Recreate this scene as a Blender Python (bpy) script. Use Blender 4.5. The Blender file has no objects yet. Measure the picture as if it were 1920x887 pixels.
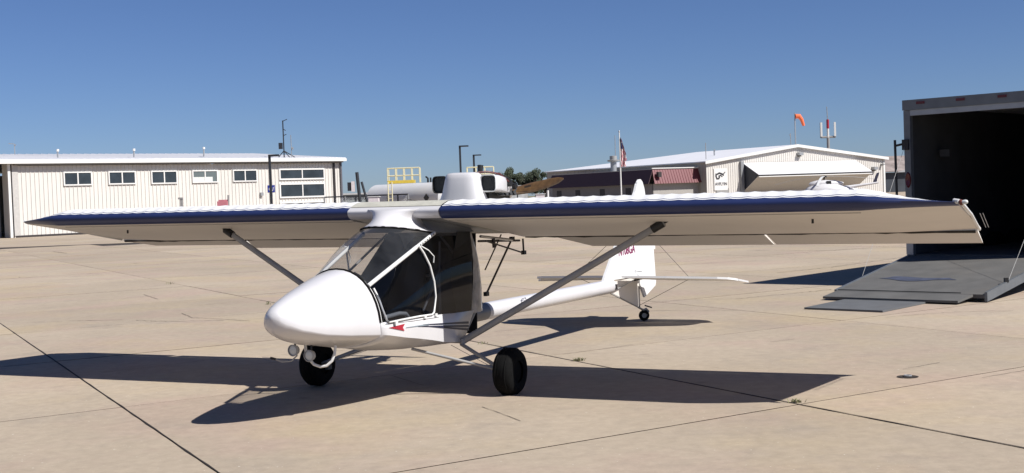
import bpy, bmesh, math, random
from mathutils import Vector, Matrix
random.seed(7)
S = bpy.context.scene
COL = S.collection
R = math.radians
# ------------------------------------------------------------------ camera
CF, CP, CR, CH = 2389.2, 0.0314, 0.0365, 1.5682      # focal in photo px, pitch down, roll, height
cam = bpy.data.cameras.new('camera')
camo = bpy.data.objects.new('camera', cam); COL.objects.link(camo)
cam.sensor_fit = 'HORIZONTAL'; cam.sensor_width = 36; cam.lens = CF / 1920 * 36
cam.clip_start = 0.1; cam.clip_end = 9000
camo.matrix_world = Matrix.Translation((0, 0, CH)) @ Matrix.Rotation(math.pi/2 - CP, 4, 'X') @ Matrix.Rotation(-CR, 4, 'Z')
S.camera = camo
S.render.resolution_x = 1024; S.render.resolution_y = 473
# ------------------------------------------------------------------ light
SAZ, SEL = -0.53, 0.815
sunv = Vector((math.cos(SEL)*math.cos(SAZ), math.cos(SEL)*math.sin(SAZ), math.sin(SEL)))
W = bpy.data.worlds.new('World'); S.world = W; W.use_nodes = True
nt = W.node_tree; nt.nodes.clear()
sky = nt.nodes.new('ShaderNodeTexSky'); sky.sky_type = 'NISHITA'; sky.sun_disc = False
sky.sun_elevation = SEL; sky.sun_rotation = math.atan2(sunv.x, sunv.y)
sky.altitude = 400; sky.air_density = 0.8; sky.dust_density = 0.25; sky.ozone_density = 2.0
bg = nt.nodes.new('ShaderNodeBackground'); bg.inputs[1].default_value = 0.05
ow = nt.nodes.new('ShaderNodeOutputWorld')
tint = nt.nodes.new('ShaderNodeMix'); tint.data_type = 'RGBA'; tint.blend_type = 'MULTIPLY'; tint.inputs[0].default_value = 1
tint.inputs[7].default_value = (.66, .80, 1.13, 1); nt.links.new(sky.outputs[0], tint.inputs[6]); nt.links.new(tint.outputs[2], bg.inputs[0]); nt.links.new(bg.outputs[0], ow.inputs[0])
sl = bpy.data.lights.new('sun', 'SUN'); sl.energy = 5.0; sl.angle = R(0.53); sl.color = (1.0, 0.965, 0.92)
slo = bpy.data.objects.new('sun', sl); COL.objects.link(slo)
slo.rotation_euler = (-sunv).to_track_quat('-Z', 'Y').to_euler(); slo.location = (20, -20, 30)
S.view_settings.view_transform = 'Standard'; S.view_settings.look = 'None'
S.view_settings.exposure = 0.50; S.view_settings.gamma = 1
S.render.engine = 'CYCLES'
S.cycles.transparent_max_bounces = 12

# ------------------------------------------------------------------ photo-pixel -> world helpers
def ray(px, py):
    X2 = px-960; U2 = 443.5-py; c, s = math.cos(CR), math.sin(CR)
    X = X2*c+U2*s; U = -X2*s+U2*c
    return Vector((X, CF*math.cos(CP)+U*math.sin(CP), -CF*math.sin(CP)+U*math.cos(CP)))/CF
O = Vector((0, 0, CH))
def atz(px, py, z):
    d = ray(px, py); return O + d*((z-CH)/d.z)
def atY(px, py, Y):
    d = ray(px, py); return O + d*(Y/d.y)
def onwall(px, py, P0, n):
    d = ray(px, py); return O + d*((P0-O).dot(n)/d.dot(n))

# ------------------------------------------------------------------ materials
MATS = {}
def mat(name, col, rough=0.6, metal=0.0, var=0.08, scale=6.0, bump=0.0, bscale=60, spec=0.5, dirt=0.0, coat=0.0):
    if name in MATS: return MATS[name]
    col = tuple(c*.80 for c in col)
    m = bpy.data.materials.new(name); m.use_nodes = True; n = m.node_tree; b = n.nodes['Principled BSDF']
    b.inputs['Roughness'].default_value = rough; b.inputs['Metallic'].default_value = metal
    b.inputs['Specular IOR Level'].default_value = spec
    if coat: b.inputs['Coat Weight'].default_value = coat; b.inputs['Coat Roughness'].default_value = 0.08
    tc = n.nodes.new('ShaderNodeTexCoord')
    nz = n.nodes.new('ShaderNodeTexNoise'); nz.inputs['Scale'].default_value = scale; nz.inputs['Detail'].default_value = 6
    n.links.new(tc.outputs['Object'], nz.inputs['Vector'])
    cr = n.nodes.new('ShaderNodeMapRange'); cr.inputs[1].default_value = .3; cr.inputs[2].default_value = .7
    cr.inputs[3].default_value = 1-var; cr.inputs[4].default_value = 1+var
    n.links.new(nz.outputs[0], cr.inputs[0])
    mx = n.nodes.new('ShaderNodeMix'); mx.data_type = 'RGBA'; mx.blend_type = 'MULTIPLY'; mx.inputs[0].default_value = 1
    mx.inputs[6].default_value = (*col, 1); n.links.new(cr.outputs[0], mx.inputs[7])
    out = mx.outputs[2]
    if dirt:
        n2 = n.nodes.new('ShaderNodeTexNoise'); n2.inputs['Scale'].default_value = scale*.35; n2.inputs['Detail'].default_value = 9; n2.inputs['Roughness'].default_value = .7
        n.links.new(tc.outputs['Object'], n2.inputs['Vector'])
        c2 = n.nodes.new('ShaderNodeMapRange'); c2.inputs[1].default_value = .5; c2.inputs[2].default_value = .72; c2.inputs[3].default_value = 0; c2.inputs[4].default_value = dirt
        n.links.new(n2.outputs[0], c2.inputs[0])
        m2 = n.nodes.new('ShaderNodeMix'); m2.data_type = 'RGBA'; n.links.new(c2.outputs[0], m2.inputs[0])
        n.links.new(out, m2.inputs[6]); m2.inputs[7].default_value = (.12, .10, .08, 1); out = m2.outputs[2]
    n.links.new(out, b.inputs['Base Color'])
    if bump:
        n3 = n.nodes.new('ShaderNodeTexNoise'); n3.inputs['Scale'].default_value = bscale; n3.inputs['Detail'].default_value = 4
        n.links.new(tc.outputs['Object'], n3.inputs['Vector'])
        bp = n.nodes.new('ShaderNodeBump'); bp.inputs['Strength'].default_value = bump; bp.inputs['Distance'].default_value = .01
        n.links.new(n3.outputs[0], bp.inputs['Height']); n.links.new(bp.outputs[0], b.inputs['Normal'])
    MATS[name] = m; return m

def glass_mat(name, tint, refl=1.0, haze=0.0, hazecol=(.5, .52, .55)):
    m = bpy.data.materials.new(name); m.use_nodes = True; n = m.node_tree; n.nodes.clear()
    t = n.nodes.new('ShaderNodeBsdfTransparent'); t.inputs[0].default_value = (*tint, 1)
    g = n.nodes.new('ShaderNodeBsdfGlossy'); g.inputs['Roughness'].default_value = .04; g.inputs[0].default_value = (refl, refl, refl, 1)
    lw = n.nodes.new('ShaderNodeLayerWeight'); lw.inputs[0].default_value = .5
    pw = n.nodes.new('ShaderNodeMath'); pw.operation = 'POWER'; pw.inputs[1].default_value = 4; n.links.new(lw.outputs['Facing'], pw.inputs[0])
    f = n.nodes.new('ShaderNodeMath'); f.operation = 'MULTIPLY_ADD'; f.inputs[1].default_value = .55; f.inputs[2].default_value = .03; n.links.new(pw.outputs[0], f.inputs[0])
    mx = n.nodes.new('ShaderNodeMixShader'); n.links.new(f.outputs[0], mx.inputs[0])
    n.links.new(t.outputs[0], mx.inputs[1]); n.links.new(g.outputs[0], mx.inputs[2])
    o = n.nodes.new('ShaderNodeOutputMaterial'); last = mx.outputs[0]
    if haze:
        d = n.nodes.new('ShaderNodeBsdfDiffuse'); d.inputs[0].default_value = (*hazecol, 1)
        tc = n.nodes.new('ShaderNodeTexCoord'); nz = n.nodes.new('ShaderNodeTexNoise'); nz.inputs['Scale'].default_value = 5; nz.inputs['Detail'].default_value = 8
        n.links.new(tc.outputs['Object'], nz.inputs[0])
        r = n.nodes.new('ShaderNodeMapRange'); r.inputs[1].default_value = .35; r.inputs[2].default_value = .75; r.inputs[3].default_value = haze*.3; r.inputs[4].default_value = haze
        n.links.new(nz.outputs[0], r.inputs[0])
        m2 = n.nodes.new('ShaderNodeMixShader'); n.links.new(r.outputs[0], m2.inputs[0]); n.links.new(last, m2.inputs[1]); n.links.new(d.outputs[0], m2.inputs[2]); last = m2.outputs[0]
    n.links.new(last, o.inputs[0]); return m

def slab_mat():
    m = bpy.data.materials.new('concrete'); m.use_nodes = True; n = m.node_tree; b = n.nodes['Principled BSDF']
    N = n.nodes.new; L = n.links.new
    geo = N('ShaderNodeNewGeometry'); oi = N('ShaderNodeObjectInfo')
    def noise(sc, det=6, rough=.6, off=0, stretch=None):
        z = N('ShaderNodeTexNoise'); z.inputs['Scale'].default_value = sc; z.inputs['Detail'].default_value = det; z.inputs['Roughness'].default_value = rough
        mp = N('ShaderNodeMapping'); mp.inputs['Location'].default_value = (off, off*.7, off)
        if stretch: mp.inputs['Scale'].default_value = stretch
        L(geo.outputs['Position'], mp.inputs[0]); L(mp.outputs[0], z.inputs['Vector']); return z.outputs[0]
    def rng(v, a, b_, c, d):
        r = N('ShaderNodeMapRange'); r.inputs[1].default_value = a; r.inputs[2].default_value = b_; r.inputs[3].default_value = c; r.inputs[4].default_value = d
        L(v, r.inputs[0]); return r.outputs[0]
    def mixc(f, a, b_, mode='MIX'):
        x = N('ShaderNodeMix'); x.data_type = 'RGBA'; x.blend_type = mode
        if isinstance(f, float): x.inputs[0].default_value = f
        else: L(f, x.inputs[0])
        for i, v in ((6, a), (7, b_)):
            if isinstance(v, tuple): x.inputs[i].default_value = (*v, 1)
            else: L(v, x.inputs[i])
        return x.outputs[2]
    c = mixc(rng(noise(.22, 3), .35, .65, 0, 1), CA, CB)
    c = mixc(rng(noise(.6, 5, .6, 13), .48, .66, 0, .7), c, CPINK)
    c = mixc(rng(noise(.45, 5, .6, 47), .5, .66, 0, .65), c, CYEL)
    c = mixc(rng(noise(1.0, 7, .7, 90), .52, .74, 0, .6), c, CGREY)
    c = mixc(rng(noise(3.2, 7, .7, 31), .56, .74, 0, .35), c, (.23, .20, .165))
    c = mixc(rng(noise(9, 8, .75, 5), .3, .7, .0, 1.0), mixc(1.0, c, (.86, .86, .86), 'MULTIPLY'), mixc(1.0, c, (1.12, 1.12, 1.12), 'MULTIPLY'))
    c = mixc(rng(noise(70, 3, .6, 3), .6, .8, 0, .35), c, (.22, .19, .15))
    c = mixc(rng(noise(38, 2, .5, 23), .70, .78, 0, .8), c, (.62, .58, .5))
    v = N('ShaderNodeTexVoronoi'); v.inputs['Scale'].default_value = .9; v.inputs['Randomness'].default_value = 1
    L(geo.outputs['Position'], v.inputs[0])
    c = mixc(rng(v.outputs['Distance'], .0, .06, .45, 0), c, (.17, .14, .11))
    hsv = N('ShaderNodeHueSaturation'); L(rng(oi.outputs['Random'], 0, 1, .93, 1.07), hsv.inputs['Value']); L(c, hsv.inputs['Color'])
    L(hsv.outputs[0], b.inputs['Base Color']); b.inputs['Roughness'].default_value = .9; b.inputs['Specular IOR Level'].default_value = .25
    bp = N('ShaderNodeBump'); bp.inputs['Strength'].default_value = .35; bp.inputs['Distance'].default_value = .004
    L(noise(120, 3, .7), bp.inputs['Height']); L(bp.outputs[0], b.inputs['Normal'])
    return m
CA, CB = (.322, .266, .200), (.383, .318, .242)
CPINK, CYEL, CGREY = (.355, .268, .215), (.375, .302, .198), (.262, .224, .183)
M_CONC = slab_mat()

M_WHITE = mat('white_gelcoat', (.70, .69, .70), .30, var=.04, scale=3, coat=.3, dirt=.07)
M_FAB = mat('white_fabric', (.78, .735, .68), .6, var=.03, scale=2, dirt=.10)
M_FABT = mat('white_wing_top', (.84, .84, .83), .5, var=.02)
M_BLUE = mat('navy_fabric', (.022, .034, .112), .38, var=.12, scale=2)
M_CREAM = mat('cream_gap_cover', (.50, .49, .42), .8, var=.1, scale=14, bump=.3)
M_STRUT = mat('grey_strut', (.36, .355, .345), .5, .1, var=.1)
M_ALU = mat('aluminium', (.55, .55, .55), .35, .8, var=.08)
M_BLACK = mat('black_parts', (.012, .012, .013), .5, var=.2)
M_RUB = mat('black_rubber', (.007, .007, .007), .9, var=.25, scale=20, bump=.2, spec=.12)
M_CLOTH = mat('black_cloth', (.010, .011, .013), .85, var=.3, scale=8)
M_SEAT = mat('seat_cloth', (.04, .045, .06), .85, var=.2)
M_WTUBE = mat('white_tube', (.78, .78, .76), .4, var=.03)
M_WOOD = mat('prop_wood', (.17, .095, .038), .35, var=.25, scale=25, coat=.3)
M_RED = mat('red_decal', (.42, .02, .04), .4, var=.08)
M_MAROON = mat('maroon_decal', (.22, .02, .09), .5, var=.05)
M_DKNAVY = mat('dark_navy_decal', (.012, .016, .045), .4, var=.05)
M_TRIM = mat('pinstripe_grey', (.30, .36, .40), .5, var=.05)
M_VINYL = mat('clear_vinyl_film', (.40, .38, .37), .22, var=.35, scale=9, bump=.8, bscale=14)
M_SCREEN = mat('radiator_screen', (.020, .024, .026), .6, var=.3, scale=40, bump=.5, bscale=250)
M_ENG = mat('engine_black', (.014, .016, .017), .5, var=.4, scale=18)
M_GLASS = glass_mat('windshield_plexi', (.85, .85, .85), .8, .06)
M_TINT = glass_mat('tinted_plexi', (.42, .44, .48), .6, .015, (.22, .25, .32))
M_RIBLINE = mat('hinge_gap_dark', (.035, .030, .026), .8, var=.3)
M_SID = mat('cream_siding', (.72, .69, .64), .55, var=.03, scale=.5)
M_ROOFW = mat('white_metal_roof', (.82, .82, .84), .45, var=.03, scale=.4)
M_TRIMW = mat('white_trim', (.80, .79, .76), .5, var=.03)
M_SID_SHADE = mat('shaded_cream_siding', (.42, .40, .36), .6, var=.05, scale=.5)  # darker copy of the cream siding, shade put into the colour
M_PANE = mat('window_glass', (.035, .045, .055), .12, var=.3, scale=1.2)
M_DOWN = mat('dark_downspout', (.03, .025, .025), .5)
M_DARKB = mat('dark_brown_trim', (.035, .028, .028), .6)
M_POLE = mat('dark_bronze_pole', (.025, .028, .035), .5)
M_MAR = mat('maroon_mansard_metal', (.17, .036, .042), .45, var=.05, scale=.5)
M_TANK = mat('tank_white_paint', (.74, .74, .74), .35, var=.04, scale=1, dirt=.1)
M_YEL = mat('yellow_paint', (.78, .58, .08), .45)
M_CRM = mat('pale_yellow_rail', (.82, .76, .50), .5)
M_GALV = mat('galvanised', (.42, .43, .44), .5, .5)
M_SIGNB = mat('blue_sign', (.03, .05, .35), .4)
M_ORANGE = mat('orange_windsock', (.85, .16, .05), .7)
M_TRALU = mat('trailer_frame_grey', (.17, .185, .20), .45, .3, var=.1)
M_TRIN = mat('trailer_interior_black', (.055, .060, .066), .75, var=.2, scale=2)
M_RAMP = mat('ramp_grey_plywood', (.115, .113, .108), .8, var=.16, scale=3, bump=.4, dirt=.35)
M_RAMPB = mat('ramp_blue_stain', (.055, .065, .105), .8, var=.3, scale=8)
M_LAMPR = mat('red_lens', (.12, .012, .015), .25)
M_LAMPC = mat('clear_lens', (.75, .78, .75), .15)
M_PINK = mat('faded_red_paint', (.62, .22, .26), .6)
M_BOX = mat('pale_pink_white_box', (.80, .72, .72), .6)

# ------------------------------------------------------------------ mesh helpers
def tag(o, label=None, cat=None, group=None, kind=None):
    if label: o['label'] = label
    if cat: o['category'] = cat
    if group: o['group'] = group
    if kind: o['kind'] = kind
    return o
def empty(name, loc=(0, 0, 0), rot=(0, 0, 0), **k):
    o = bpy.data.objects.new(name, None); COL.objects.link(o); o.location = loc; o.rotation_euler = rot
    o.empty_display_size = .3; return tag(o, **k)
def link(name, me, m, parent=None, smooth=None):
    ms = m if isinstance(m, (list, tuple)) else [m]
    if not len(me.materials):
        for x in ms: me.materials.append(x)
    if smooth is not None:
        me.shade_smooth()
        me.set_sharp_from_angle(angle=R(smooth))
    o = bpy.data.objects.new(name, me); COL.objects.link(o)
    if parent: o.parent = parent
    return o
def mesh(name, V, F, mi=None, recalc=False):
    me = bpy.data.meshes.new(name); me.from_pydata([tuple(v) for v in V], [], F); me.update()
    if mi:
        for p, i in zip(me.polygons, mi): p.material_index = i
    if recalc:
        bm = bmesh.new(); bm.from_mesh(me); bmesh.ops.remove_doubles(bm, verts=bm.verts, dist=1e-6)
        bmesh.ops.recalc_face_normals(bm, faces=bm.faces); bm.to_mesh(me); bm.free()
    return me
class MB:
    """collects primitives in one mesh"""
    def __init__(s): s.V = []; s.F = []
    def add(s, V, F):
        k = len(s.V); s.V += [Vector(v) for v in V]; s.F += [tuple(i+k for i in f) for f in F]; return s
    def box(s, c, d, M=None):
        x, y, z = [k/2 for k in d]; c = Vector(c)
        V = [Vector((i*x, j*y, k*z)) for i in (-1, 1) for j in (-1, 1) for k in (-1, 1)]
        if M is not None: V = [M @ v for v in V]
        return s.add([c+v for v in V], [(0, 1, 3, 2), (4, 6, 7, 5), (0, 4, 5, 1), (2, 3, 7, 6), (0, 2, 6, 4), (1, 5, 7, 3)])
    def tube(s, pts, r, n=8, flat=1.0, flatdir=None, cap=True):
        pts = [Vector(p) for p in pts]; rs = r if isinstance(r, (list, tuple)) else [r]*len(pts)
        V = []; F = []; up = None
        for i, p in enumerate(pts):
            t = (pts[min(i+1, len(pts)-1)]-pts[max(i-1, 0)]).normalized()
            if up is None:
                up = Vector(flatdir) if flatdir else (Vector((0, 0, 1)) if abs(t.z) < .9 else Vector((1, 0, 0)))
            u = (up-t*up.dot(t)).normalized(); w = t.cross(u); up = u
            for k in range(n):
                a = 2*math.pi*k/n; V.append(p+u*math.cos(a)*rs[i]+w*math.sin(a)*rs[i]*flat)
        for i in range(len(pts)-1):
            for k in range(n):
                F.append((i*n+k, i*n+(k+1) % n, (i+1)*n+(k+1) % n, (i+1)*n+k))
        if cap: F.append(tuple(range(n-1, -1, -1))); F.append(tuple((len(pts)-1)*n+k for k in range(n)))
        return s.add(V, F)
    def lathe(s, prof, c, axis, n=24):
        c = Vector(c); ax = Vector(axis).normalized(); u = ax.orthogonal().normalized(); w = ax.cross(u)
        V = []; F = []
        for (h, r) in prof:
            for k in range(n):
                a = 2*math.pi*k/n; V.append(c+ax*h+(u*math.cos(a)+w*math.sin(a))*max(r, 1e-5))
        for i in range(len(prof)-1):
            for k in range(n): F.append((i*n+k, i*n+(k+1) % n, (i+1)*n+(k+1) % n, (i+1)*n+k))
        return s.add(V, F)
    def prism(s, poly, off):
        off = Vector(off); n = len(poly); P = [Vector(p) for p in poly]
        return s.add(P+[p+off for p in P], [tuple(range(n))[::-1], tuple(range(n, 2*n))]+[(i, (i+1) % n, n+(i+1) % n, n+i) for i in range(n)])
    def build(s, name, m, parent=None, smooth=None):
        return link(name, mesh(name, s.V, s.F, recalc=True), m, parent, smooth)
def loft(name, secs, m, parent, closed=True, cap=(True, True), smooth=40, solid=0, mi=None):
    n = len(secs[0]); V = [v for s_ in secs for v in s_]; F = []; I = []
    kk = n if closed else n-1
    for i in range(len(secs)-1):
        for k in range(kk):
            F.append((i*n+k, i*n+(k+1) % n, (i+1)*n+(k+1) % n, (i+1)*n+k)); I.append(mi[k] if mi else 0)
    if closed and cap[0]: F.append(tuple(range(n-1, -1, -1))); I.append(0)
    if closed and cap[1]: F.append(tuple((len(secs)-1)*n+k for k in range(n))); I.append(0)
    me = mesh(name, V, F, I, recalc=True); o = link(name, me, m, parent, smooth)
    if solid:
        md = o.modifiers.new('thickness', 'SOLIDIFY'); md.thickness = solid; md.offset = 0
    return o
def lerp(a, b, t): return a+(b-a)*t
def interp(tab, x):
    tab = sorted(tab)
    if x <= tab[0][0]: return tab[0][1]
    for (a, u), (b, v) in zip(tab, tab[1:]):
        if x <= b:
            t = (x-a)/(b-a); t = t*t*(3-2*t)*.35+t*.65; return lerp(u, v, t)
    return tab[-1][1]
def text(name, body, size, m, parent, M, ext=.001, align='LEFT'):
    cu = bpy.data.curves.new('t', 'FONT'); cu.body = body; cu.size = size; cu.extrude = ext; cu.align_x = align; cu.offset = size*.03
    t = bpy.data.objects.new('t', cu); COL.objects.link(t)
    bpy.context.view_layer.update()
    me = bpy.data.meshes.new_from_object(t.evaluated_get(bpy.context.evaluated_depsgraph_get()))
    bpy.data.objects.remove(t); me.materials.clear()
    o = link(name, me, m, parent)
    if parent: o.matrix_local = M
    else: o.matrix_world = M
    return o
def frame_matrix(p, x, y):
    x = Vector(x).normalized(); y = Vector(y).normalized(); z = x.cross(y)
    m = Matrix((x, y, z)).transposed().to_4x4(); m.translation = Vector(p); return m

# ================================================================== GROUND
g = MB().add([(-4000, -300, -.04), (4000, -300, -.04), (4000, 7000, -.04), (-4000, 7000, -.04)], [(0, 1, 2, 3)])
tag(g.build('ground', mat('dry_grass_ground', (.20, .18, .10), .95, var=.3, scale=.02)), 'flat dry grass airfield ground reaching the horizon', kind='structure')
ap = MB().add([(-150, -20, -.012), (150, -20, -.012), (150, 260, -.012), (-150, 260, -.012)], [(0, 1, 2, 3)])
apron = tag(ap.build('apron', M_CONC), 'pale concrete parking apron with dark joints', kind='structure')
# slabs: V joints at offset 1.84+4.15k along nV ; U joints at 6.5+3.70k along nU
aV, aU = R(-62.6), R(33.2)
dV = Vector((math.cos(aV), math.sin(aV), 0)); dU = Vector((math.cos(aU), math.sin(aU), 0))
nV = Vector((-dV.y, dV.x, 0)); nU = Vector((-dU.y, dU.x, 0))     # nV=(.888,.46)
def cross_pt(ov, ou):      # point with nV.p=ov, nU.p=ou
    det = nV.x*nU.y-nV.y*nU.x
    return Vector(((ov*nU.y-nV.y*ou)/det, (nV.x*ou-ov*nU.x)/det, 0))
SV, SU, OV, OU = 4.12, 3.70, 1.86, 6.52
gap = .007
c0 = [cross_pt(gap, gap), cross_pt(SV-gap, gap), cross_pt(SV-gap, SU-gap), cross_pt(gap, SU-gap)]
mb = MB().prism([p+Vector((0, 0, -.011)) for p in c0], (0, 0, .011))
slab_me = mesh('slab', mb.V, mb.F, recalc=True)
slab_me.materials.append(M_CONC)
def side_mat():
    m = bpy.data.materials.new('slab_edge'); m.use_nodes = True; n = m.node_tree; b = n.nodes['Principled BSDF']
    geo = n.nodes.new('ShaderNodeNewGeometry'); z = n.nodes.new('ShaderNodeTexNoise'); z.inputs['Scale'].default_value = .55; z.inputs['Detail'].default_value = 8
    n.links.new(geo.outputs['Position'], z.inputs[0]); r = n.nodes.new('ShaderNodeValToRGB')
    r.color_ramp.elements[0].position = .46; r.color_ramp.elements[0].color = (.020, .014, .010, 1)
    r.color_ramp.elements[1].position = .62; r.color_ramp.elements[1].color = (.16, .125, .095, 1)
    n.links.new(z.outputs[0], r.inputs[0]); n.links.new(r.outputs[0], b.inputs['Base Color']); b.inputs['Roughness'].default_value = 1; b.inputs['Specular IOR Level'].default_value = 0; return m
slab_me.materials.append(side_mat())
for p_ in slab_me.polygons:
    if abs(p_.normal.z) < .5: p_.material_index = 1
cells = []
for i in range(-14, 16):
    for j in range(-5, 16):
        p = cross_pt(OV+i*SV, OU+j*SU); c = cross_pt(OV+(i+.5)*SV, OU+(j+.5)*SU)
        if c.y < 3.5 or c.y > 60: continue
        if abs(c.x) > c.y*.402+4.5: continue
        cells.append((c.length, p))
cells.sort(key=lambda t: t[0])
cells = cells[:290]
for _, p in cells:
    o = bpy.data.objects.new('slab', slab_me); COL.objects.link(o); o.parent = apron; o.location = p
    o.location.z = random.uniform(-.0012, .0012)
# joint sealant strip under the gaps (dark, patchy)
def seal_mat():
    m = bpy.data.materials.new('joint_sealant'); m.use_nodes = True; n = m.node_tree; b = n.nodes['Principled BSDF']
    geo = n.nodes.new('ShaderNodeNewGeometry'); z = n.nodes.new('ShaderNodeTexNoise'); z.inputs['Scale'].default_value = .8; z.inputs['Detail'].default_value = 8
    n.links.new(geo.outputs['Position'], z.inputs[0]); r = n.nodes.new('ShaderNodeValToRGB')
    r.color_ramp.elements[0].position = .50; r.color_ramp.elements[0].color = (.025, .018, .013, 1)
    r.color_ramp.elements[1].position = .66; r.color_ramp.elements[1].color = (.10, .075, .055, 1)
    n.links.new(z.outputs[0], r.inputs[0]); n.links.new(r.outputs[0], b.inputs['Base Color']); b.inputs['Roughness'].default_value = .9; return m
sm = MB().add([(-40, 0, -.0085), (40, 0, -.0085), (40, 62, -.0085), (-40, 62, -.0085)], [(0, 1, 2, 3)])
sm.build('joint_sealant', seal_mat(), apron)
# two main joints have black tar on them
tar = MB()
def strip(mbo, p, q, w, z, seg=60, wob=.004):
    p, q = Vector((p[0], p[1], z)), Vector((q[0], q[1], z)); d = (q-p); n_ = Vector((-d.y, d.x, 0)).normalized(); V = []; F = []
    for i in range(seg+1):
        c = p+d*i/seg+n_*random.uniform(-wob, wob); ww = w*random.uniform(.5, 1.2)
        V += [c-n_*ww/2, c+n_*ww/2]
        if i: k = 2*i; F.append((k-2, k-1, k+1, k))
    mbo.add(V, F)
for ov, u0, u1 in ((OV, 3, 15), (OV+SV, 5.5, 12)):
    a_, b_ = cross_pt(ov, u0-20), cross_pt(ov, u1+8)
    strip(tar, a_, b_, .016, .004, 160, .002)
tag(tar.build('tar_line', mat('black_tar', (.02, .015, .012), .8)), None); bpy.data.objects['tar_line'].parent = apron
# cracks seen further out
cr_ = MB()
def crack(pxs, w=.02, wob=.02):
    P = [atz(x, y, 0) for x, y in pxs]
    for a_, b_ in zip(P, P[1:]): strip(cr_, a_, b_, w, .0035, 14, wob)
crack([(1245, 497), (1330, 493), (1420, 489)]); crack([(1455, 512), (1560, 501), (1690, 483)], .02)
crack([(1380, 561), (1470, 552), (1560, 543)], .018); crack([(130, 602), (230, 600)]); crack([(255, 601), (310, 603), (420, 601)], .018)
crack([(0, 524), (90, 518), (200, 511)], .03); crack([(0, 500), (60, 497)], .04); crack([(100, 472), (125, 475)], .06)
crack([(1220, 583), (1330, 582), (1390, 582)], .014); crack([(690, 600), (640, 604), (610, 598)], .012); crack([(1290, 484), (1370, 478)], .02)
crack([(1400, 470), (1560, 470), (1697, 462)], .03); crack([(340, 588), (360, 596), (470, 602)], .014); crack([(1660, 595), (1790, 585), (1900, 583)], .012)
rc_ = random.Random(11)
for i in range(46):
    Y = rc_.uniform(9, 55)**1.0; X = rc_.uniform(-.40, .40)*Y; an_ = rc_.choice([aU, aU, 0.0, aV])+rc_.uniform(-.12, .12)
    l_ = rc_.uniform(.15, .75)*(1+Y/20); p_ = Vector((X, Y)); d_ = Vector((math.cos(an_), math.sin(an_)))
    strip(cr_, p_, p_+d_*l_, .004+Y*.00032, .0037, 10, .004)
tag(cr_.build('pavement_cracks', mat('crack_dirt', (.10, .078, .058), .95, var=.5, scale=9)), 'thin dark weathered cracks scattered over the concrete apron', kind='stuff')
def weed(px, py, n, h, w, label):
    c = atz(px, py, 0); mbw = MB()
    for i in range(n):
        p = c+Vector((random.gauss(0, w), random.gauss(0, w*.25), 0)); an = random.uniform(0, 6.28); hh = h*random.uniform(.4, 1)
        d = Vector((math.cos(an), math.sin(an), 0)); s_ = Vector((-d.y, d.x, 0))*.004
        t1 = p+d*hh*.35+Vector((0, 0, hh*.6)); t2 = p+d*hh*.9+Vector((0, 0, hh*.75))
        mbw.add([p-s_, p+s_, t1+s_, t1-s_, t2], [(0, 1, 2, 3), (3, 2, 4)])
    o = mbw.build('weed', mat('weed_green', (.24, .24, .11), .8, var=.4))
    o.data.transform(Matrix.Translation(-c)); o.location = c
    return tag(o, label, 'weed', 'weeds in the apron joints')
weed(1085, 677, 34, .05, .028, 'small green weed growing in the slab joint right of the wheel nearest the camera')
weed(1492, 755, 30, .045, .022, 'dry dark weed where two slab joints cross below the wingtip shadow')
weed(905, 645, 9, .05, .03, 'sparse weed sprigs in the joint just under the strut foot of the airplane')
weed(320, 533, 14, .09, .05, 'low weed tuft in the far slab joint left of the airplane nose')
weed(505, 571, 12, .08, .04, 'weed tuft in the slab joint touching the airplane nose outline')
# recessed tie-down
c = atz(1702, 707, 0)
t = empty('tie_down_anchor', c, label='small round rusty tie-down cup set in the concrete at the right', cat='tie-down')
MB().lathe([(.0045, .085), (.0055, .075), (.003, .07), (.0025, .0)], (0, 0, 0), (0, 0, 1), 24).build('cup', mat('rusty_black', (.03, .022, .016), .8), t)
MB().tube([(.0+.028*math.cos(a), .028*math.sin(a), .012) for a in [i*math.pi/6 for i in range(13)]], .006, 6).build('ring', M_GALV, t)

# ================================================================== AIRPLANE
YAW = -.4596
plane = empty('ultralight_airplane', (-.8837, 10.4979, 0), (0, .0087, YAW),
              label='white high-wing ultralight airplane with navy leading edges parked in the foreground', cat='airplane')
def P(a, b, c): return Vector((b, -a, c))
# ---- nose pod
def nose_sec(a, n=40):
    w = interp([(1.885, .012), (1.87, .058), (1.83, .10), (1.76, .142), (1.65, .185), (1.5, .236), (1.3, .302), (1.15, .345), (1.02, .374)], a)
    top = interp([(1.885, .79), (1.87, .82), (1.83, .850), (1.76, .880), (1.65, .916), (1.5, .958), (1.3, 1.010), (1.15, 1.045), (1.02, 1.067)], a)
    bot = interp([(1.885, .765), (1.87, .71), (1.83, .665), (1.76, .628), (1.65, .59), (1.5, .555), (1.3, .523), (1.15, .498), (1.02, .478)], a)
    mid = interp([(1.885, .777), (1.83, .735), (1.7, .685), (1.5, .64), (1.3, .612), (1.02, .588)], a)
    pts = []
    if a > 1.5: a = 1.5+(a-1.5)*.90
    for k in range(n):
        t = 2*math.pi*k/n; cs, sn = math.cos(t), math.sin(t)
        if sn >= 0:
            ex = 2/2.15; pts.append(P(a, w*math.copysign(abs(cs)**ex, cs), mid+(top-mid)*abs(sn)**ex))
        else:
            ex = 2/1.55; pts.append(P(a, w*math.copysign(abs(cs)**ex, cs), mid-(mid-bot)*abs(sn)**ex))
    return pts
st = [1.885, 1.88, 1.87, 1.855, 1.83, 1.8, 1.76, 1.71, 1.65, 1.58, 1.5, 1.4, 1.3, 1.2, 1.1, 1.02]
loft('nose_pod', [nose_sec(a) for a in st], M_WHITE, plane, cap=(True, False), smooth=60)
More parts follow.
